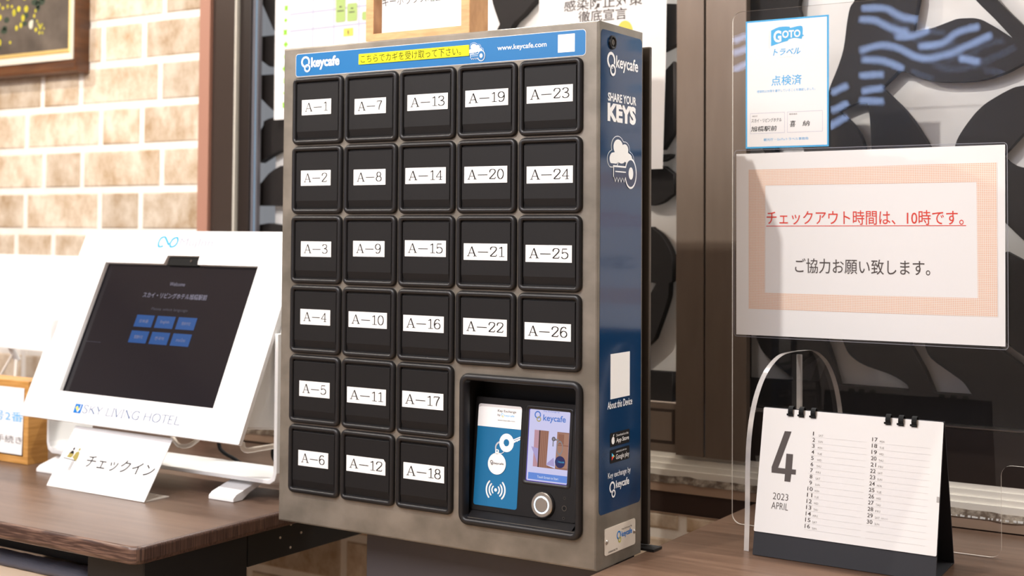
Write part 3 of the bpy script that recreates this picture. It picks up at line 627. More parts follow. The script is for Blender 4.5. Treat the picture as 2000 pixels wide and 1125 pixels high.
# ---- chair pushed under it, its back in front of the table's inner edge
CH = thing('upholstered_chair', (-.62, .0, -.72), 'cream upholstered chair with grey blue fabric trim under the left table', 'chair')
b = B()
b.loops([[(x, y, z) for x, y in rr(-.86, -.197 + d, -.238, -.160 + d, .012, 4)] for z, d in ((-.36, -.0), (-.098, 0))], 'cream', True, True); b.build('backrest', CH)
b = B(); pts = [(-.86 + i * .02, 0) for i in range(34)]; random.seed(5); L = []
for i, (x, _) in enumerate(pts):
    j = random.uniform(-.0012, .0012); e = .006 if i > 30 else 0
    X_ = min(x, -.233); L.append([(X_, -.200 + j, -.0955), (X_, -.2015 + j, -.088), (X_, -.196, -.0785 + j - e), (X_, -.175, -.0765 + j - e), (X_, -.157, -.084), (X_, -.157, -.0975)])
b.loops(L, 'denim', True, True, True); b.build('fabric_trim', CH)
B().box(-.86, -.238, -.158, .30, -.36, -.29, 'cream', .02).build('seat', CH)
for x, y in ((-.84, -.15), (-.30, -.15), (-.84, .26), (-.30, .26)): B().box(x, x + .04, y, y + .03, -.718, -.361, 'black_steel').build('leg', CH)
# ---- round dark bin behind it
b = B(); C_ = (-1.085, .45)
b.loops([[(C_[0] + r * math.cos(t * math.pi / 16), C_[1] + r * math.sin(t * math.pi / 16), z) for t in range(32)] for r, z in ((.085, -.718), (.115, -.355), (.11, -.325), (.080, -.307), (.03, -.301))], 'rubber', True, True, True)
b.build('waste_bin', None, 'black round-topped waste bin under the left table by the bricks', 'bin')

# ================================================================== RIGHT TABLE, PEDESTAL
TR = thing('walnut_desk', (1.3, .2, -.72), 'dark walnut desk holding the calendar and acrylic screen', 'table')
top_slab(.6075, 2.3, -.05, .585, -.028, 0, .002, 'table_r', 'edge', 'edge_side', 'table_top', TR, .003)
for x, y in ((.64, .52), (2.2, -.02), (2.2, .52)): B().box(x, x + .05, y, y + .05, -.716, -.0285, 'black_steel').build('leg', TR)
PD = thing('cabinet_pedestal', (.36, .2, -.72), 'plain dark grey pedestal carrying the key cabinet', 'pedestal')
B().box(.128, .596, .075, .138, -.718, -.0015, 'pedestal', .002).build('column', PD)

# ================================================================== KEY CABINET
W, H, D = .6052, .79, .1392
KC = thing('key_cabinet', (W / 2, D / 2, 0), 'brushed metal key locker with twenty six black numbered doors', 'key cabinet')
# shell with rounded front corners and an opening for the terminal
ox0, ox1, oz0, oz1 = .3715, .5705, .0515, .2585
b = B(); F0 = plane((0, 0, 0)); r = .003
def outl(d): return (d, d, W - d, H - d)
b.F = F0
def q4(x0, y0, x1, y1, z): return [(x0, y0, z), (x1, y0, z), (x1, y1, z), (x0, y1, z)]
fr = r
b.loops([q4(0, 0, W, H, -D), q4(0, 0, W, H, -fr), q4(fr * .3, fr * .3, W - fr * .3, H - fr * .3, -fr * .3), q4(fr, fr, W - fr, H - fr, 0)], 'steel', True, False)
x = fr; Xs = [fr, ox0, ox1, W - fr]; Zs = [fr, oz0, oz1, H - fr]
for i in range(3):
    for j in range(3):
        if i == 1 and j == 1: continue
        b.rect(Xs[i], Zs[j], Xs[i + 1], Zs[j + 1], 0, 'steel')
b.loops([q4(ox0, oz0, ox1, oz1, 0), q4(ox0, oz0, ox1, oz1, -.060)], 'cavity', False, True)
b.build('body', KC)
b = B(); b.box(.012, .596, D + .0005, D + .020, .012, .768, 'steel_dark').box(.006, .604, .1672, .1745, .006, .772, 'steel_dark', .001); b.build('wall_bracket', KC)
B().box(.585, .622, .150, .178, .0005, .004, 'black_steel').build('bracket_foot', KC)
# ---- doors: shared meshes for frame and door
cw, chh = .1085, .1125
def bezel(w_, h_, prof, r0, m, z0=0.0):
    L = []
    for d, z in prof: L.append([(x, y, z) for x, y in rr(d, d, w_ - d, h_ - d, max(r0 - d, .0012), 5)])
    return L
b = B(F0); b.loops(bezel(cw, chh, [(0, 0), (0, .0028), (.0008, .0046), (.0022, .0060), (.0042, .0066), (.0066, .0062), (.0080, .0046), (.0086, .0015), (.0086, .0004)], .0105, 'plastic'), 'plastic', False, False, True)
frame_me = b.mesh('door_frame')
b = B(F0); d = .0084; b.rect(d, d, cw - d, chh - d, .0005, 'cavity')
x0, x1, y0, y1 = .0098, cw - .0096, .0098, chh - .0112
zt, lip = .0042, .0120
P = [(x0, y1), (x1, y1)]
b.add([(x0, y1, .0006), (x1, y1, .0006), (x1, y1, zt - .0006), (x0, y1, zt - .0006), (x0 + .0006, y1 - .0006, zt), (x1 - .0006, y1 - .0006, zt),
       (x0 + .0006, y0 + lip, zt), (x1 - .0006, y0 + lip, zt), (x0 + .0004, y0, .0012), (x1 - .0004, y0, .0012), (x0, y0, .0006), (x1, y0, .0006), (x0, y0 + lip, zt - .0006), (x1, y0 + lip, zt - .0006)],
      [(3, 2, 5, 4), (0, 1, 2, 3), (4, 5, 7, 6), (6, 7, 9, 8), (8, 9, 11, 10), (3, 4, 6, 12), (2, 13, 7, 5), (12, 6, 8, 10), (13, 11, 9, 7), (0, 3, 12, 10), (1, 11, 13, 2)], 'plastic_flat')
door_me = b.mesh('door')
LB = [(1, 0.0769, 0.6878, 0.063), (2, 0.0771, 0.5704, 0.064), (3, 0.0794, 0.4531, 0.065), (4, 0.0796, 0.3413, 0.064), (5, 0.0797, 0.2232, 0.065), (6, 0.0788, 0.1092, 0.064), (7, 0.19, 0.6843, 0.064), (8, 0.19, 0.5698, 0.065), (9, 0.19, 0.4549, 0.064), (10, 0.1893, 0.3412, 0.078), (11, 0.1883, 0.2201, 0.079), (12, 0.1887, 0.1105, 0.079), (13, 0.3037, 0.6855, 0.078), (14, 0.3011, 0.5703, 0.078), (15, 0.3019, 0.4567, 0.079), (16, 0.2997, 0.3398, 0.078), (17, 0.2996, 0.2213, 0.079), (18, 0.3028, 0.1104, 0.078), (19, 0.4145, 0.6865, 0.078), (20, 0.4137, 0.5699, 0.078), (21, 0.4143, 0.453, 0.079), (22, 0.4144, 0.3396, 0.079), (23, 0.5258, 0.6867, 0.079), (24, 0.5266, 0.5679, 0.079), (25, 0.5256, 0.4518, 0.079), (26, 0.5247, 0.3377, 0.079)]
def place(me, nm, loc, parent, label=None):
    o = bpy.data.objects.new(nm, me); COL.objects.link(o); o.location = loc; o.parent = parent
    o.matrix_parent_inverse = WMAT[parent].inverted(); WMAT[o] = Matrix.Translation(Vector(loc))
    if label: o['label'] = label
    return o
idx = 0
for c in range(5):
    for rrow in range(6 if c < 3 else 4):
        n_, lx, lz, lw = LB[idx]; idx += 1
        X = .0243 + c * .1119; Z = .7387 - rrow * .1151 - chh
        place(frame_me, 'door_frame', (X, 0, Z), KC)
        dr = place(door_me, 'door', (X, 0, Z), KC, 'black locker door A-%d' % n_)
        hh = .0126; lw2 = lw / 2; b = B(plane((lx, -.0042, lz)))
        if n_ == 12: b.prism([(-lw2, -hh), (lw2, -hh), (lw2, hh - .005), (lw2 - .004, hh), (-lw2, hh)], 0, .0003, 'label')
        else: b.prism([(-lw2, -hh), (lw2, -hh), (lw2, hh), (-lw2, hh)], 0, .0003, 'label')
        two = n_ > 9
        serif(b, 'A-%d' % n_, -lw2 + (.0065 if two else .0070), lw2 - (.004 if two else .0055), -.0068, .0078, .0005, 'ink', .11, .055)
        b.build('number_tape', dr, 'white tape reading A-%d' % n_)
# ---- header banner
Fb = plane((0, -.0003, 0)); zb = .0004
b = B(Fb); b.poly(rr(.0270, .7405, .5845, .7790, .0055), 0, 'white'); b.poly(rr(.0277, .7412, .5838, .7783, .005), .0002, 'blue')
link_logo(b, .0490, .7646, .0095, .0005, 'white', gap='blue'); b.text('keycafe', .0612, .1222, .7500, .7716, .0006, 'white', .035)
b.text('www.keycafe.com', .4312, .5180, .7555, .7655, .0005, 'white', .012)
b.rect(.5375, .7472, .5660, .7738, .0004, 'white')
cloud_key(b, .3765, .4085, .7455, .7745, .0005, 'blue', 'white')
b.build('header_banner', KC, 'blue banner across the cabinet top with white lettering')
b = B(Fb); b.prism([(.1630, .7530), (.3798, .7533), (.3796, .7700), (.1632, .7700)], .0011, .0014, 'yellow')
b.text('こちらでカギを受け取って下さい。', .1675, .3650, .7550, .7685, .0016, 'yinkk', .004); b.build('yellow_tape', KC, 'yellow tape with Japanese pick-up notice')
# ---- side banner
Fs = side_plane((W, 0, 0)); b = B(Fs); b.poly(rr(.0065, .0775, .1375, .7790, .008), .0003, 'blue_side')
z = .0006
link_logo(b, .0378, .7362, .0125, z, 'white', gap='blue_side', k=1.0); b.text('keycafe', .0530, .1240, .7215, .7455, z, 'white', .02)
b.text('SHARE YOUR', .0283, .1180, .6758, .6885, z, 'white', .03); b.text('KEYS', .0272, .1172, .6460, .6735, z, 'white', .055)
cloud_key(b, .0290, .1175, .5560, .6300, z, 'blue_side', 'white')
b.rect(.0395, .2405, .1003, .3062, z, 'white')
b.text('About this Device', .0311, .1084, .2265, .2375, z, 'white', .012)
for y0_, y1_ in ((.1712, .1912), (.1473, .1667)): b.poly(rr(.0392, y0_, .1003, y1_, .002), z, 'ink')
b.text('App Store', .0580, .0975, .1740, .1822, z + .0003, 'white', .01); b.text('Download on the', .0580, .0960, .1845, .1880, z + .0003, 'white')
b.poly(arc(.0480, .1800, .0048, .0055, 0, 360, 20)[:-1], z + .0003, 'white'); b.disc(.0535, .1815, .0020, z + .0005, 'ink'); b.poly([(.0480, .1855), (.0490, .1885), (.0512, .1890), (.0500, .1862)], z + .0003, 'white')
b.text('Google play', .0570, .0985, .1492, .1585, z + .0003, 'white'); b.text('ANDROID APP ON', .0575, .0900, .1612, .1635, z + .0003, 'white')
b.poly([(.0440, .1515), (.0525, .1570), (.0440, .1570)], z + .0003, 'red'); b.poly([(.0440, .1570), (.0525, .1570), (.0440, .1625)], z + .0003, 'logo_cyan'); b.poly([(.0490, .1547), (.0525, .1570), (.0490, .1593)], z + .0004, 'yel_ink')
b.text('Key exchange by', .0336, .1042, .1238, .1345, z, 'white'); link_logo(b, .0465, .1125, .0085, z, 'white', gap='blue_side'); b.text('keycafe', .0580, .0994, .1060, .1205, z, 'white', .02)
b.build('side_banner', KC, 'dark blue glossy banner down the cabinet side')
b = B(Fs); L = [[(.0405 + r_ * math.cos(t * math.pi / 12), .7627 + r_ * math.sin(t * math.pi / 12), z_) for t in range(24)] for r_, z_ in ((.0105, .0003), (.0100, .0030), (.0078, .0032), (.0066, .0008))]
b.loops(L, 'plastic', False, True, False); L = [[(.0405 + r_ * math.cos(t * math.pi / 8), .7627 + r_ * math.sin(t * math.pi / 8), z_) for t in range(16)] for r_, z_ in ((.0045, .0008), (.0043, .0024))]
b.loops(L, 'steel_dark', False, True); b.ring(.0405, .7627, .0010, .0016, .0026, 'cavity', 14); b.build('cam_lock', KC, 'black tubular cam lock')
b = B(Fs); b.prism(rr(.0235, .0170, .1195, .0555, .004), 0, .0010, 'cream_metal')
b.text('Key Exchange By', .0760, .1080, .0450, .0480, .0013, 'ink'); b.text('keycafe', .0750, .1085, .0330, .0440, .0013, 'logo_blue', .02); link_logo(b, .0665, .0400, .0062, .0013, 'logo_blue', 'logo_green')
b.text('K00068-F06CY8', .0345, .0620, .0195, .0222, .0013, 'ink'); pl_ = b.build('asset_plate', KC, 'small cream metal plate riveted to the cabinet side')
for x in (.0290, .1155):
    b = B(Fs); b.loops([[(x + r_ * math.cos(t * math.pi / 8), .0365 + r_ * math.sin(t * math.pi / 8), z_) for t in range(16)] for r_, z_ in ((.0034, .0010), (.0030, .0022), (.0016, .0031), (.0003, .0034))], 'brass', False, True, True); b.build('rivet', pl_)
# ---- terminal
TM = B(F0); mw_, mh_ = .2145, .2285; TMF = plane((.3683, 0, .0400))
b = B(TMF); b.loops(bezel(mw_, mh_, [(0, 0), (0, .0030), (.001, .0050), (.003, .0066), (.0060, .0072), (.0085, .0066), (.0100, .0050), (.0120, -.0070)], .016, 'plastic'), 'plastic', False, False, True)
tf = b.build('terminal_frame', KC)
b = B(F0); b.add([(.379, .0505, -.0005), (.563, .0505, -.0005), (.563, .0600, -.0160), (.379, .0600, -.0160)], [(0, 1, 2, 3)], 'plastic')
b.add([(.3718, .0505, -.0005), (.379, .0505, -.0005), (.379, .0600, -.0160), (.3718, .0600, -.0160)], [(0, 1, 2, 3)], 'plastic'); b.build('terminal_sill', KC)
FT = plane((.377, .015, .066), 0, .0925)
b = B(FT); b.prism(rr(0, -.006, .186, .1650, .004), -.0030, -.0, 'plastic_flat', .0008); tp = b.build('terminal_plate', KC)
b = B(FT); zc = .0004; b.poly(rr(.0058, .0020, .0842, .1545, .004), zc, 'blue_card'); b.poly(rr(.0058, .1205, .0842, .1545, .004, radii=(.0002, .0002, .004, .004)), zc + .0002, 'paper')
b.text('Key Exchange', .0412, .0745, .1430, .1477, zc + .0004, 'greyink', .01); b.text('by', .0412, .0465, .1372, .1412, zc + .0004, 'greyink', .01); b.text('keycafe', .0535, .0715, .1370, .1412, zc + .0004, 'sky', .01)
link_logo(b, .0497, .1402, .0022, zc + .0004, 'sky', 'yel_ink'); b.text('www.keycafe.com', .0418, .0728, .1300, .1332, zc + .0004, 'greyink')
z = zc + .0003
b.disc(.0600, .0990, .0130, z, 'white', .0138); b.disc(.0598, .0992, .0050, z + .0002, 'blue_card', .0053)
b.poly([(.0715, .1050), (.0840, .1105), (.0840, .1060), (.0822, .1040), (.0805, .1042), (.0790, .1020), (.0770, .1028), (.0755, .1010), (.0730, .1000)], z, 'white'); b.rib([(.0730, .1035), (.0840, .1082)], .0005, .0005, z + .0003, 'blue_card')
b.ring(.0500, .0905, .0078, .0085, z + .0004, 'white'); b.ring(.0500, .0905, .0092, .0098, z + .0004, 'white', a0=60, a1=280)
b.disc(.0450, .0665, .0162, z + .0005, 'white'); b.poly(rr(.0410, .0800, .0475, .0880, .002), z + .0005, 'white'); b.disc(.0442, .0855, .0012, z + .0007, 'blue_card')
link_logo(b, .0355, .0685, .0025, z + .0008, 'greyink'); b.text('keycafe', .0392, .0575, .0645, .0690, z + .0008, 'greyink', .01)
b.disc(.0452, .0275, .0025, z, 'white')
for r0, r1 in ((.0055, .0078), (.0103, .0127), (.0154, .0180)):
    for s_ in (0, 180):
        b.ring(.0452, .0275, r0, r1, z, 'white', 12, -45 + s_, 45 + s_, 1.0)
        for a in (-45, 45):
            t = math.radians(a + s_); rm = (r0 + r1) / 2; b.disc(.0452 + rm * math.cos(t), .0275 + rm * math.sin(t), (r1 - r0) / 2, z, 'white', n=12)
b.build('card_sticker', tp, 'blue and white instruction card with key and tag')
# display
b = B(FT); b.loops([[(x, y, z_) for x, y in rr(.0905 + d, .0420 + d, .1740 - d, .1585 - d, .005 - d * .4)] for d, z_ in ((0, .0002), (.0012, .0014), (.0026, .0014), (.0045, .0003))], 'plastic', False, False, True)
b.poly(rr(.0945, .0455, .1705, .1550, .003), .0003, 'cavity'); b.build('display_rim', tp)
b = B(FT); z = .0005; sx0, sx1, sy0, sy1 = .0985, .1682, .0480, .1528
b.poly(rr(sx0 - .0012, sy0 - .001, sx1, sy1, .002), z, 'e_edge'); b.poly(rr(sx0, sy0, sx1, sy1, .002), z + .0001, 'e_white'); z += .0003
link_logo(b, .1125, .1452, .0056, z, 'e_logo', 'e_yel'); b.text('keycafe', .1222, .1612, .1345, .1465, z, 'e_logo', .02); b.text('Key Exchange by', .1225, .1500, .1498, .1524, z, 'e_logo')
phx0, phx1, phy0, phy1 = .1040, .1682, .0687, .1228
b.rect(.1085, .0690, .1165, .1228, z, 'e_pink'); b.poly([(.1040, .0980), (.1165, .0960), (.1165, .0735), (.1110, .0850)], z + .0001, 'e_lilac')
b.rect(.1165, .0687, .1682, .1228, z + .0001, 'e_wood'); b.rect(.1170, .0687, .1185, .1228, z + .0002, 'e_dark')
for i in range(5): b.rect(.1200 + i * .003, .0687, .1210 + i * .003, .1228, z + .0002, 'e_wood2')
b.poly([(.1335, .1228), (.1480, .1228), (.1470, .0690), (.1320, .0730)], z + .0003, 'e_white'); b.poly([(.1330, .0760), (.1440, .0850), (.1460, .0720), (.1322, .0735)], z + .0004, 'e_lilac')
b.rect(.1480, .0710, .1682, .1215, z + .0003, 'e_wood2'); b.rect(.1480, .1030, .1682, .1045, z + .0004, 'e_wood'); b.rect(.1500, .1055, .1600, .1200, z + .0005, 'e_wood')
b.disc(.1425, .1120, .0032, z + .0006, 'e_dark'); b.disc(.1425, .1120, .0022, z + .0007, 'e_grey'); b.rect(.1440, .1100, .1510, .1125, z + .0006, 'e_grey'); b.rect(.1410, .1010, .1428, .1105, z + .0006, 'e_grey')
b.ring(.1535, .1000, .0042, .0055, z + .0008, 'e_grey', k=1.9); b.rib([(.1540, .0920), (.1545, .0870)], .0020, .002, z + .0008, 'e_grey')
b.disc(.1555, .0795, .0087, z + .0009, 'e_navy'); link_logo(b, .1512, .0808, .0016, z + .0011, 'k_btn'); b.text('keycafe', .1532, .1625, .0778, .0812, z + .0011, 'muj_blue')
b.rect(.1012, .0500, .1682, .0600, z, 'e_btn'); b.text('Touch Screen to Start', .1174, .1536, .0530, .0565, z + .0003, 'e_text')
b.build('display', tp, 'small lit touch display')
b = B(FT); L = lambda r_, z_: [(.1297 + r_ * math.cos(t * math.pi / 20), .0150 + r_ * math.sin(t * math.pi / 20), z_) for t in range(40)]
b.loops([L(.0205, .0002), L(.0200, .0020), L(.0188, .0030)], 'plastic', False, False, True); b.loops([L(.0186, .0002), L(.0184, .0042), L(.0172, .0052), L(.0128, .0052)], 'brass', False, False)
b.ring(.1297, .0150, .0108, .0130, .0054, 'e_ring', 40); b.loops([L(.0108, .0050), L(.0100, .0056)], 'brass', False, True); b.build('push_button', tp, 'round steel push button with glowing ring')
for (x, y, r_) in ((.1656, .0285, .0019), (.1660, .0139, .0040), (.1656, -.0005, .0019)):
    b = B(FT); b.ring(x, y, r_ * .78, r_, .0007, 'steel_dark', 16); b.disc(x, y, r_ * .85, .0005, 'rubber', n=16); b.build('sensor_hole', tp)

# ================================================================== OAK BOX FRAME ON THE CABINET
OF = thing('oak_box_frame', (.255, .06, H + .0002), 'light oak box frame with white notice on top of the key cabinet', 'picture frame')
fx0, fx1, fy, fz0, fz1, dep, mw2 = .1515, .3590, .0295, H + .0003, 1.06, .052, .0165
F = plane((0, fy, 0))
def box_frame(F, x0, x1, y0, y1, wd, dep, rec, m, ms, nm, parent):
    b = B(F)
    q = lambda d, z: [(x0 + d, y0 + d, z), (x1 - d, y0 + d, z), (x1 - d, y1 - d, z), (x0 + d, y1 - d, z)]
    b.loops([q(0, -dep), q(0, -.001)], ms, True, False); b.loops([q(0, -.001), q(.001, 0), q(wd - .0006, 0), q(wd, -.0006)], m, False, False); b.loops([q(wd, -.0006), q(wd, -rec)], ms, False, False)
    return b.build(nm, parent)
box_frame(F, fx0, fx1, fz0, fz1, mw2, dep, .022, 'oak', 'oak_side', 'frame_moulding', OF)
b = B(F); b.prism([(fx0 + mw2, fz0 + mw2), (fx1 - mw2, fz0 + mw2), (fx1 - mw2, fz1 - mw2), (fx0 + mw2, fz1 - mw2)], -.0226, -.0222, 'paper')
b.text('キーボックス暗証番号を', .1690, .3370, .8545, .8700, -.0219, 'greyink'); b.build('notice_sheet', OF)

# ================================================================== WHITE CHECK-IN KIOSK
KI = thing('check_in_kiosk', (-.42, .2, 0), 'large white tilted touch-screen kiosk with dark display on the walnut table', 'kiosk')
KO = (-.6263, .055, .1671); KF = plane(KO, -.0391, .4012)
px0, px1, py0, py1 = -.0935, .5240, -.0575, .3410
hx0, hx1, hy0, hy1 = 0, .4345, 0, .2715
nx0, nx1, ny = .1790, .2700, .2890
b = B(KF)
outer = rr(px0, py0, px1, py1, .002, 2)
hole = [(hx0, hy0), (hx1, hy0), (hx1, hy1), (nx1 + .002, hy1), (nx1, hy1 + .006), (nx1, ny), (nx0, ny), (nx0 - .004, hy1), (hx0, hy1)]
c = bpy.data.curves.new('k', 'CURVE'); c.dimensions = '2D'; c.fill_mode = 'BOTH'; c.extrude = .004
for P in (outer, hole):
    s_ = c.splines.new('POLY'); s_.points.add(len(P) - 1); s_.use_cyclic_u = True
    for q, p in zip(s_.points, P): q.co = (p[0], p[1], -.004, 1)
o = bpy.data.objects.new('k', c); COL.objects.link(o); bpy.context.view_layer.update()
me = bpy.data.meshes.new_from_object(o.evaluated_get(bpy.context.evaluated_depsgraph_get())); bpy.data.objects.remove(o); me.materials.clear(); me.materials.append(M['white_gloss'])
me.transform(Matrix.Translation((0, 0, -.004)) if abs(min(v.co.z for v in me.vertices) + .004) < .001 else Matrix.Identity(4)); me.transform(KF)
o = bpy.data.objects.new('front_panel', me); COL.objects.link(o); o.parent = KI; o.matrix_parent_inverse = WMAT[KI].inverted(); WMAT[o] = Matrix.Identity(4)
b = B(KF); z = .0004
# infinity mark and wordmark
pts = []
for i in range(49):
    t = math.radians(-150 + i * 300 / 48 + 0); pts.append((.1665 + .0265 * math.sin(t) * 1.0, .3175 + .0120 * math.sin(2 * t) * 0.98))
b.rib(curved([(.1560, .3090), (.1450, .3070), (.1395, .3150), (.1420, .3250), (.1520, .3280), (.1620, .3200), (.1720, .3120), (.1770, .3230), (.1880, .3270), (.1935, .3190), (.1900, .3100), (.1800, .3070), (.1750, .3110)], 5), .0036, .0030, z, 'muj_blue')
b.text('MujInn', .2010, .2945, .3045, .3260, z, 'muj_grey')
b.rect(.0640, -.0395, .0860, -.0215, z, 'logo_blue'); b.poly([(.067, -.029), (.072, -.025), (.078, -.032), (.083, -.030), (.076, -.037)], z + .0002, 'yel_ink'); b.rib(curved([(.081, -.0225), (.080, -.031), (.076, -.037)], 4), .0018, .0018, z + .0003, 'white')
serif(b, 'SKY.LIVING HOTEL', .0895, .3640, -.0375, -.0220, z, 'hotel_ink', .11, .06)
b.build('panel_lettering', o)
b = B(KF); b.rect(hx0 - .004, hy0 - .004, hx1 + .004, hy1 + .003, -.0105, 'k_black'); b.poly([(nx0 - .003, hy1 - .003), (nx1 + .003, hy1 - .003), (nx1 + .003, ny + .003), (nx0 - .003, ny + .003)], -.0100, 'plastic')
z = -.0101
b.text('Welcome', .2000, .2440, .2300, .2375, z, 'k_text'); b.text('スカイ・リビングホテル旭橋駅前', .1341, .3156, .2035, .2150, z, 'k_text', .01); b.text('Please select language', .1720, .2750, .1770, .1845, z, 'k_dim')
for i, t_ in enumerate(('日本語', 'English', '简体中文', '繁體中文', '한국어', 'ภาษาไทย')):
    x = .1376 + (i % 3) * .0598; y = .1435 - (i // 3) * .0325
    b.rect(x, y, x + .0510, y + .0243, z, 'k_btn'); b.text(t_, x + .013, x + .038, y + .0085, y + .0155, z + .0003, 'k_text')
b.rect(.0133, .1060, .0593, .1068, z, 'k_dim'); b.build('screen', KI, 'dark display with blue language buttons')
b = B(KF); b.prism(rr(nx0 + .001, hy1 - .001, nx1 - .001, ny - .0015, .002), -.0095, -.0045, 'rubber'); b.disc(.2465, .2800, .0022, -.0031, 'chrome'); b.disc(.2465, .2800, .0013, -.0029, 'cavity'); b.build('webcam', KI, 'black webcam in the panel notch')
# housing behind the panel
b = B(KF); b.loops([[(px0 + .012, py0 + .03, -.0115), (px1 - .004, py0 + .03, -.0115), (px1 - .004, py1 - .01, -.0115), (px0 + .012, py1 - .01, -.0115)], [(px0 + .03, py0 + .05, -.085), (px1 - .012, py0 + .05, -.085), (px1 - .012, py1 - .09, -.085), (px0 + .03, py1 - .09, -.085)]], 'white_matte', True, True)
b.build('housing', KI, bevel=.004)
# U-shaped stand
xl, xr, ya, yb, zb0 = -.712, -.092, .095, .205, .033
b = B()
prof = []
def up(x, s_, top): return [(x, top), (x, zb0 + .02), (x + s_ * .004, zb0 + .008), (x + s_ * .014, zb0)]
path = [(xl, .30)] + [(xl, zb0 + .02), (xl + .004, zb0 + .007), (xl + .016, zb0)] + [(xr - .016, zb0), (xr - .004, zb0 + .007), (xr, zb0 + .02)] + [(xr, .30)]
th = .0075
inner = [(xl + th, .30), (xl + th, zb0 + .022), (xl + .011, zb0 + .012), (xl + .020, zb0 + th), (xr - .020, zb0 + th), (xr - .011, zb0 + .012), (xr - th, zb0 + .022), (xr - th, .30)]
n = len(path); vs = [(x, ya, z) for x, z in path] + [(x, ya, z) for x, z in inner] + [(x, yb, z) for x, z in path] + [(x, yb, z) for x, z in inner]
fs = []
for i in range(n - 1): fs += [(i, i + 1, n + i + 1, n + i), (2 * n + i, 3 * n + i, 3 * n + i + 1, 2 * n + i + 1), (i, 2 * n + i, 2 * n + i + 1, i + 1), (n + i, n + i + 1, 3 * n + i + 1, 3 * n + i)]
fs += [(0, n, 3 * n, 2 * n), (n - 1, 3 * n - 1, 4 * n - 1, 2 * n - 1)]
b.add(vs, fs, 'white_matte'); b.build('stand_frame', KI, bevel=.0015)
b = B(); b.tube(curved([(xr - .002, .115, .10), (xr - .006, .112, .22), (xr - .012, .118, .30), (xr - .004, .14, .335), (xr + .002, .17, .34)], 5), .006, 'white_gloss'); b.build('arm_rail', KI)
for x0, x1 in ((-.224, -.163), (-.700, -.640)):
    b = B(); pr = [(.062, .0004), (.062, .007), (.070, .013), (.100, .022), (.135, .0325), (.200, .0325), (.200, .026), (.140, .024), (.105, .012), (.085, .0004)]
    k = len(pr); b.add([(x0, y, z_) for y, z_ in pr] + [(x1, y, z_) for y, z_ in pr], [tuple(range(k)), tuple(range(2 * k - 1, k - 1, -1))] + [(i, k + i, k + (i + 1) % k, (i + 1) % k) for i in range(k)], 'white_gloss')
    b.build('foot', KI, bevel=.001)
b = B(); b.tube(curved([(-.39, .13, .088), (-.34, .10, .080), (-.31, .10, .084), (-.30, .12, .10)], 4), .004, 'cream_metal'); b.build('bracket', KI); b = B(); b.tube(curved([(-.18, .10, .10), (-.172, .10, .087), (-.15, .12, .090), (-.11, .14, .098)], 4), .005, 'cream_metal'); b.build('bracket', KI)
b = B(); b.tube(curved([(-.345, .20, .135), (-.3378, .2, .0722), (-.3251, .2, .0555), (-.2992, .205, .0440), (-.2658, .225, .020), (-.2263, .24, .008), (-.18, .25, .006), (-.12, .27, .006)], 6), .0036, 'rubber', 8)
b.tube(curved([(-.17, .24, .110), (-.2056, .235, .098), (-.2235, .235, .075), (-.2297, .235, .055), (-.2164, .235, .040), (-.19, .235, .045), (-.18, .235, .065), (-.20, .24, .085), (-.225, .25, .06), (-.235, .26, .02), (-.20, .27, .005), (-.10, .28, .005)], 6), .0036, 'rubber', 8)
b.build('power_cable', KI, 'black looping cable')

# ---- tilted check-in sign
SG = thing('check_in_sign', (-.43, -.0, 0), 'small white slanted sign with Japanese lettering in front of the kiosk', 'sign')
FS = plane((-.5627, -.0214, .0012), -.023, .555)
b = B(FS); b.prism([(0, 0), (.2713, 0), (.2713, .1226), (0, .1226)], -.0012, 0, 'white_gloss'); b.build('face_plate', SG)
b = B(FS); z = .0004
b.text('チェックイン', .0764, .2620, .0455, .0700, z, 'ink', .0)
for (x, y, c_) in ((.0270, .0770, 'ink'), (.0430, .0770, 'gold')): b.disc(x, y, .0024, z, c_, .0030, 14)
b.poly([(.0175, .0595), (.0200, .0690), (.0250, .0735), (.0300, .0720), (.0330, .0640), (.0300, .0590)], z, 'gold'); b.poly([(.0205, .0670), (.0250, .0735), (.0305, .0720), (.0330, .0670)], z + .0002, 'ink')
b.poly([(.0340, .0600), (.0370, .0710), (.0430, .0735), (.0475, .0700), (.0490, .0590), (.0460, .0540)], z + .0001, 'gold'); b.rib([(.0100, .0570), (.0490, .0545)], .0012, .0012, z, 'ink')
b.rib([(.0390, .0540), (.0385, .0345)], .0012, .0012, z, 'ink'); b.rib([(.0430, .0540), (.0425, .0345)], .0012, .0012, z, 'ink'); b.build('lettering', SG)
b = B(); b.prism([(-.5620, -.0214), (-.2925, -.0265), (-.2935, .0330), (-.5605, .0375)], .0003, .0018, 'acrylic_edge'); b.build('base_plate', SG, 'clear acrylic foot')

# ---- second white board behind, on clear stand
WBX = thing('white_board_stand', (-1.05, .3, 0), 'blank white slanted board on clear acrylic stand left of the kiosk', 'display stand')
F = plane((-1.128, .262, .215), -.04, .18)
b = B(F); b.prism(rr(-.10, -.002, .36, .2120, .004, 4, (.004, .035, .004, .004)), 0, .008, 'white_gloss'); b.build('board', WBX)
b = B(); b.box(-1.09, -1.086, .25, .33, .0004, .22, 'acrylic').box(-.98, -.976, .25, .33, .0004, .22, 'acrylic').box(-1.10, -.95, .325, .329, .0004, .26, 'acrylic').box(-1.12, -.94, .22, .34, .0002, .0035, 'acrylic'); b.build('clear_stand', WBX)
b = B(); b.tube([(-1.055, .268, .003), (-1.055, .280, .20)], .004, 'acrylic_edge'); b.tube([(-1.055, .27, .20), (-1.12, .255, .10)], .003, 'acrylic_edge'); b.tube([(-1.058, .285, .185), (-1.055, .262, .222)], .008, 'white_gloss'); b.build('strut', WBX)
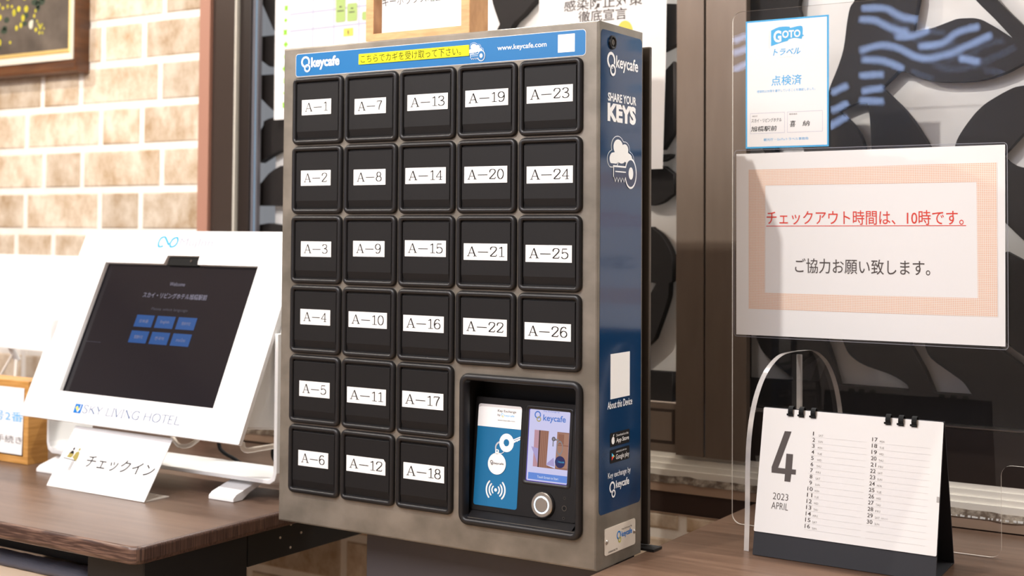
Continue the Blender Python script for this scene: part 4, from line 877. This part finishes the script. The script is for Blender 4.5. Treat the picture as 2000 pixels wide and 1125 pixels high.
# ---- red and white card against the bricks
b = B(plane((0, .590, 0))); b.prism([(-1.80, .215), (-1.455, .215), (-1.455, .402), (-1.80, .402)], 0, .001, 'paper'); b.rect(-1.80, .349, -1.455, .3835, .0013, 'red'); b.text('nor', -1.515, -1.460, .357, .374, .0016, 'paper', .02, .3)
b.ring(-1.545, .285, .030, .052, .0013, 'orange_ring', 40, k=1.25); b.rect(-1.70, .23, -1.62, .238, .0013, 'orange_ring')
b.build('sale_card', None, 'white card with red band fixed to the brick wall at far left', 'card')
# ---- honey wood frame with room notice
HF = thing('honey_box_frame', (-.9, .13, 0), 'honey coloured wooden box frame with notice left of the kiosk', 'picture frame')
F = plane((0, .10, 0))
box_frame(F, -1.06, -.777, .0003, .170, .0150, .051, .006, 'honey', 'honey', 'frame_moulding', HF)
b = B(plane((0, .0995, 0))); b.prism([(-1.044, .019), (-.7935, .019), (-.7885, .1560), (-1.044, .1560)], .0005, .0012, 'paper')
b.text('号2番', -.887, -.7905, .086, .106, .0015, 'sky'); b.text('手続き', -.878, -.792, .041, .056, .0015, 'greyink'); b.build('notice_sheet', HF)

# ================================================================== DESK CALENDAR
CA = thing('desk_calendar', (.89, .27, 0), 'white April desk calendar with black rings and slate easel on the desk', 'calendar')
CF = plane((.752, .225, .035), -.0261, .2051)
cwid, chei = .2736, .1858
b = B(CF); b.prism([(0, -.0345), (cwid, -.0345), (cwid, chei + .001), (0, chei + .001)], -.0045, -.0022, 'slate'); b.build('easel_front', CA)
tp_ = CF @ Vector((cwid, chei + .001, -.0035)); tl_ = CF @ Vector((0, chei + .001, -.0035))
b = B(); bb = .0028
b.add([tl_, tp_, (1.0200, .3340, .001), (.7640, .3400, .001)] + [Vector(v) + Vector((0, bb, 0)) for v in (tl_, tp_, (1.0200, .3340, .001), (.7640, .3400, .001))], [(0, 1, 2, 3), (7, 6, 5, 4), (0, 4, 5, 1), (1, 5, 6, 2), (2, 6, 7, 3), (3, 7, 4, 0)], 'slate'); b.build('easel_back', CA)
fb = CF @ Vector((cwid, -.0345, -.003)); fl = CF @ Vector((0, -.0345, -.003))
b = B(); b.add([(fl.x, fl.y, .0006), (fb.x, fb.y, .0006), (1.0200, .3340, .0006), (.7640, .3400, .0006), (fl.x, fl.y, .0022), (fb.x, fb.y, .0022), (1.0200, .3340, .0022), (.7640, .3400, .0022)], [(3, 2, 1, 0), (4, 5, 6, 7), (0, 1, 5, 4), (1, 2, 6, 5), (2, 3, 7, 6), (3, 0, 4, 7)], 'slate'); b.build('easel_base', CA)
b = B(CF)
for k in range(4): b.prism(rr(0, 0, cwid + (k - 3) * .0002, chei, .0018, 3), -.0018 + k * .00045, -.0015 + k * .00045, 'page')
z = .0003
b.poly([(.0371, .1525), (.0477, .1527), (.0308, .0971), (.0423, .0971), (.0423, .1193), (.0529, .1193), (.0529, .0971), (.0594, .0971), (.0594, .0899), (.0525, .0897), (.0518, .0782), (.0425, .0782), (.0425, .0890), (.0210, .0890), (.0205, .0971)], z, 'greyink')
b.text('2023', .0262, .0505, .0502, .0600, z, 'greyink', -.01); b.text('APRIL', .0250, .0516, .0362, .0462, z, 'greyink', -.01)
days = ['SAT', 'SUN', 'MON', 'TUE', 'WED', 'THU', 'FRI']
for i in range(30):
    col = i // 16; rw = i % 16; y = (.1500 if col == 0 else .1497) - rw * .00902
    xn = .0795 if col == 0 else .1722
    s_ = str(i + 1); wn_ = .0015 if s_ == '1' else (.0040 if len(s_) == 1 else .0080)
    b.text(s_, xn + (.0021 if len(s_) == 1 else 0), xn + (.0021 if len(s_) == 1 else 0) + wn_, y, y + .0056, z, 'greyink', .004)
    b.text(days[i % 7], xn + .0112, xn + .0182, y - .0008, y + .0022, z, 'lightink')
    if i == 28: b.text('昭和の日', xn + .0205, xn + .0300, y - .0006, y + .0020, z, 'lineink')
for rw in range(16): y = .1476 - rw * .00902; b.rect(.0790, y, .1645, y + .00022, z, 'lineink')
for rw in range(16): y = .1473 - rw * .00902; b.rect(.1716, y, .2575, y + .00022, z, 'lineink')
b.rect(.2697, .0735, .2733, .0815, z, 'lightink')
b.build('calendar_page', CA, 'white April 2023 page with date columns')
for x in (.0450, .0622, .0808, .1947, .2135, .2327):
    b = B(CF); pr = []
    for i in range(15):
        a = math.radians(-125 + i * 340 / 14 * 1.0); pr.append((.1835 + .0072 * math.cos(a) * 1.0 + .0012, -.0022 + .0066 * math.sin(a) * 1.0))
    pr = [(.1832 + .0082 * math.cos(math.radians(a)), -.0015 + .0066 * math.sin(math.radians(a))) for a in range(120, -241, -24)]
    inn = [(.1832 + .0066 * math.cos(math.radians(a)), -.0015 + .0052 * math.sin(math.radians(a))) for a in range(120, -241, -24)]
    n = len(pr); x0_, x1_ = x - .0036, x + .0036
    vs = [(x0_, y, z_) for y, z_ in pr] + [(x1_, y, z_) for y, z_ in pr] + [(x0_, y, z_) for y, z_ in inn] + [(x1_, y, z_) for y, z_ in inn]
    fs = []
    for i in range(n - 1): fs += [(i, i + 1, n + i + 1, n + i), (2 * n + i, 3 * n + i, 3 * n + i + 1, 2 * n + i + 1), (i, 2 * n + i, 2 * n + i + 1, i + 1), (n + i, n + i + 1, 3 * n + i + 1, 3 * n + i)]
    b.add(vs, fs, 'rubber'); b.box(x - .0058, x + .0036, .1762, .1790, .0004, .0036, 'rubber'); b.build('binding_ring', CA)

# ================================================================== ACRYLIC SCREEN
AS = thing('acrylic_screen', (1.0, .41, 0), 'clear acrylic sneeze screen with rounded corners standing on the desk', 'screen')
ax0, ax1, ay, th = .6405, 1.62, .4035, .003
outer = rr(ax0, .0012, ax1, .8565, .016, 6)
# outline with the pass-through opening at the bottom
ol = [(ax0 + .016 + .016 * math.cos(math.radians(a)), .0172 + .016 * math.sin(math.radians(a))) for a in range(180, 271, 15)]
ol += [(1.0560 + .016 * math.cos(math.radians(a)), .0172 + .016 * math.sin(math.radians(a))) for a in range(270, 361, 15)]
ol += [(1.0880 - .016 * math.cos(math.radians(a)), .1240 + .016 * math.sin(math.radians(a))) for a in range(0, 91, 15)]
ol += [(1.38, .1400), (1.40, .12), (1.40, .0012), (1.60, .0012), (1.62, .02), (1.62, .84), (1.60, .8565)]
ol += [(ax0 + .016 - .016 * math.sin(math.radians(a)), .8405 + .016 * math.cos(math.radians(a))) for a in range(0, 91, 15)]
F = plane((0, ay, 0)); b = B(F); n = len(ol)
b.add([(x, y, 0) for x, y in ol], [tuple(range(n))], 'acrylic'); pn = b.build('panel', AS)
b = B(F); b.add([(x, y, .0) for x, y in ol] + [(x, y, -th) for x, y in ol], [(i, (i + 1) % n, n + (i + 1) % n, n + i) for i in range(n)], 'acrylic_edge'); b.build('polished_edge', AS)
# arched foot straddling the panel
def arch_foot(x, y, yaw, c, nm):
    key = [(0, .0006), (.0030, .06), (.0045, .136), (.0105, .182), (.0225, .219), (.039, .247), (.058, .267), (.078, .280), (.098, .2885), (.118, .2925), (.150, .2938)]
    L = curved(key, 3); Rr_ = [(2 * c - y_, z_) for y_, z_ in reversed(L)]
    prof = [(y_, z_) for y_, z_ in L + Rr_]
    a = math.radians(yaw); Fm = Matrix(((math.sin(a), math.cos(a), 0), (0, 0, 1), (math.cos(a), -math.sin(a), 0))).transposed().to_4x4(); Fm.translation = Vector((x, y, 0))
    b = B(Fm); n = len(prof); t = .0085; h = t / 2
    b.add([(p, q, -h) for p, q in prof], [tuple(range(n))], 'acrylic'); b.add([(p, q, h) for p, q in prof], [tuple(range(n))], 'acrylic'); o = b.build(nm, AS)
    b = B(Fm); b.add([(p, q, -h) for p, q in prof] + [(p, q, h) for p, q in prof], [(i, n + i, n + i + 1, i + 1) for i in range(n - 1)], 'foot_edge'); b.build('foot_edge', o)
    b = B(Fm); b.box(c + .004, c + .0105, .142, .2880, -h * .9, h * .9, 'foot_edge', .0008); b.build('slot_edge', o)
arch_foot(.7355, .236, 8, .160, 'arched_foot'); arch_foot(1.52, .236, 0, .160, 'arched_foot')
# laminated checkout notice
Fn = plane((0, .3995, 0)); b = B(Fn)
NT = thing('checkout_notice', (.86, .40, .31), 'laminated white checkout notice with orange dotted border on the acrylic screen', 'notice')
b.prism([(.6499, .3155), (1.0805, .3172), (1.0815, .6195), (.6497, .6165)], 0, .0006, 'paper'); b.build('sheet', NT)
b = B(Fn); b.poly(rr(.6457, .3122, 1.0850, .6230, .006), -.0004, 'film'); b.build('laminate_border', NT)
b = B(Fn); o_ = rr(.6457, .3122, 1.0850, .6230, .006); i_ = rr(.6464, .3129, 1.0843, .6223, .0054); n = len(o_)
b.add([(x, y, .0004) for x, y in o_ + i_], [(i, (i + 1) % n, n + (i + 1) % n, n + i) for i in range(n)], 'rim'); b.build('sealed_rim', NT)
b = B(Fn); z = .0009; O_ = [(.6720, .3587), (1.0699, .3608), (1.0697, .5930), (.6714, .5895)]; I_ = [(.7005, .3862), (1.0408, .3880), (1.0400, .5640), (.7008, .5630)]
b.add([(x, y, z) for x, y in O_ + I_], [(i, (i + 1) % 4, 4 + (i + 1) % 4, 4 + i) for i in range(4)], 'dots'); b.build('dotted_border', NT)
b = B(Fn); b.text('チェックアウト時間は、10時です。', .7035, 1.0205, .4985, .5215, z, 'red', .004); b.poly([(.7028, .4955), (1.0242, .4972), (1.0242, .4984), (.7028, .4967)], z, 'red')
b.text('ご協力お願い致します。', .7525, .9700, .4200, .4440, z, 'greyink', .004); b.build('lettering', NT)
# certificate
CE = thing('travel_certificate', (.737, .40, .62), 'small white certificate with blue border and flag emblem on the acrylic screen', 'certificate')
b = B(Fn); b.prism([(.6664, .6250), (.8090, .6250), (.8095, .8382), (.6664, .8382)], 0, .0005, 'sky'); b.rect(.6692, .6278, .8064, .8354, .0007, 'paper'); b.build('sheet', CE)
b = B(Fn); z = .0009
b.poly(curved([(.7110, .8195), (.7250, .8245), (.7420, .8240), (.7440, .8215)], 3) + curved([(.7560, .8235), (.7650, .8225), (.7655, .8090)], 3) + [(.7685, .8075), (.7650, .8060)] + curved([(.7640, .8020), (.7520, .8045), (.7420, .8030)], 3) + [(.7400, .8005)] + curved([(.7300, .7985), (.7200, .7960), (.7110, .7935)], 3), z, 'sky')
b.text('G', .7155, .7292, .7990, .8190, z + .0002, 'paper', .04); b.text('OTO', .7305, .7620, .8055, .8180, z + .0002, 'paper', .035); b.rib([(.7085, .8195), (.7080, .7900)], .0005, .0005, z, 'lineink')
b.text('トラベル', .7145, .7620, .7775, .7885, z, 'sky', .02, .25); b.text('Go To Travel', .726, .748, .7735, .7748, z, 'lineink')
b.text('点検済', .7115, .7640, .7275, .7445, z, 'sky', .008); b.text('感染防止対策を遵守していることを確認しました。', .6865, .7871, .7172, .7216, z, 'sky')
for (x0, x1) in ((.6747, .7348), (.7392, .7991)):
    for q in ((x0, .6495, x1, .6500), (x0, .6830, x1, .6835), (x0, .6495, x0 + .0004, .6835), (x1 - .0004, .6495, x1, .6835)): b.rect(*q, z, 'road')
b.text('確認日', .6780, .6870, .6775, .6798, z, 'greyink'); b.text('確認者名', .7425, .7560, .6785, .6808, z, 'greyink')
b.text('スカイ・リビングホテル', .6765, .7295, .6680, .6745, z, 'ink', .004, .15); b.text('旭橋駅前', .6757, .7215, .6530, .6618, z, 'ink', .008, .12); b.text('喜', .7436, .7535, .6585, .6690, z, 'ink', .004, .12); b.text('納', .7650, .7776, .6590, .6682, z, 'ink', .004, .12)
b.text('観光庁・GoToトラベル事務局', .6983, .7749, .6368, .6413, z, 'sky'); b.build('lettering', CE)

# ================================================================== WAVY LAMPS ON THE FAR WALL (seen mirrored in the acrylic)
WV = [[(-0.32, 1.49), (-0.22, 1.48), (-0.15, 1.44), (-0.08, 1.42)], [(-0.33, 1.44), (-0.26, 1.43), (-0.19, 1.39), (-0.12, 1.37)], [(-0.17, 1.35), (-0.1, 1.35), (-0.03, 1.37)], [(-0.07, 1.3), (0.03, 1.31), (0.09, 1.35), (0.18, 1.37)], [(-0.33, 1.3), (-0.24, 1.32), (-0.16, 1.3), (-0.06, 1.25), (0.05, 1.26), (0.13, 1.29), (0.23, 1.33)], [(-0.32, 1.26), (-0.23, 1.25), (-0.14, 1.21)], [(-0.33, 1.19), (-0.23, 1.19)], [(-0.32, 1.12), (-0.23, 1.13)], [(-0.33, 1.08), (-0.23, 1.07)], [(-0.46, 1.12), (-0.39, 1.15)], [(-0.46, 1.04), (-0.39, 1.07)], [(-0.93, 1.39), (-0.86, 1.41)], [(-0.93, 1.33), (-0.86, 1.35)], [(-0.93, 1.25), (-0.86, 1.28)], [(0.1, 1.24), (0.18, 1.22)], [(-0.47, 0.97), (-0.39, 1.01)]]
WL = thing('wave_light', (0, -3.3, 1.2), 'bluish wavy light strips on the opposite wall mirrored in the acrylic', 'lamp')
for p in WV: B().tube([(x, -3.3, z_) for x, z_ in curved(p, 4)], .0145, 'e_wave', 8).build('light_strip', WL)
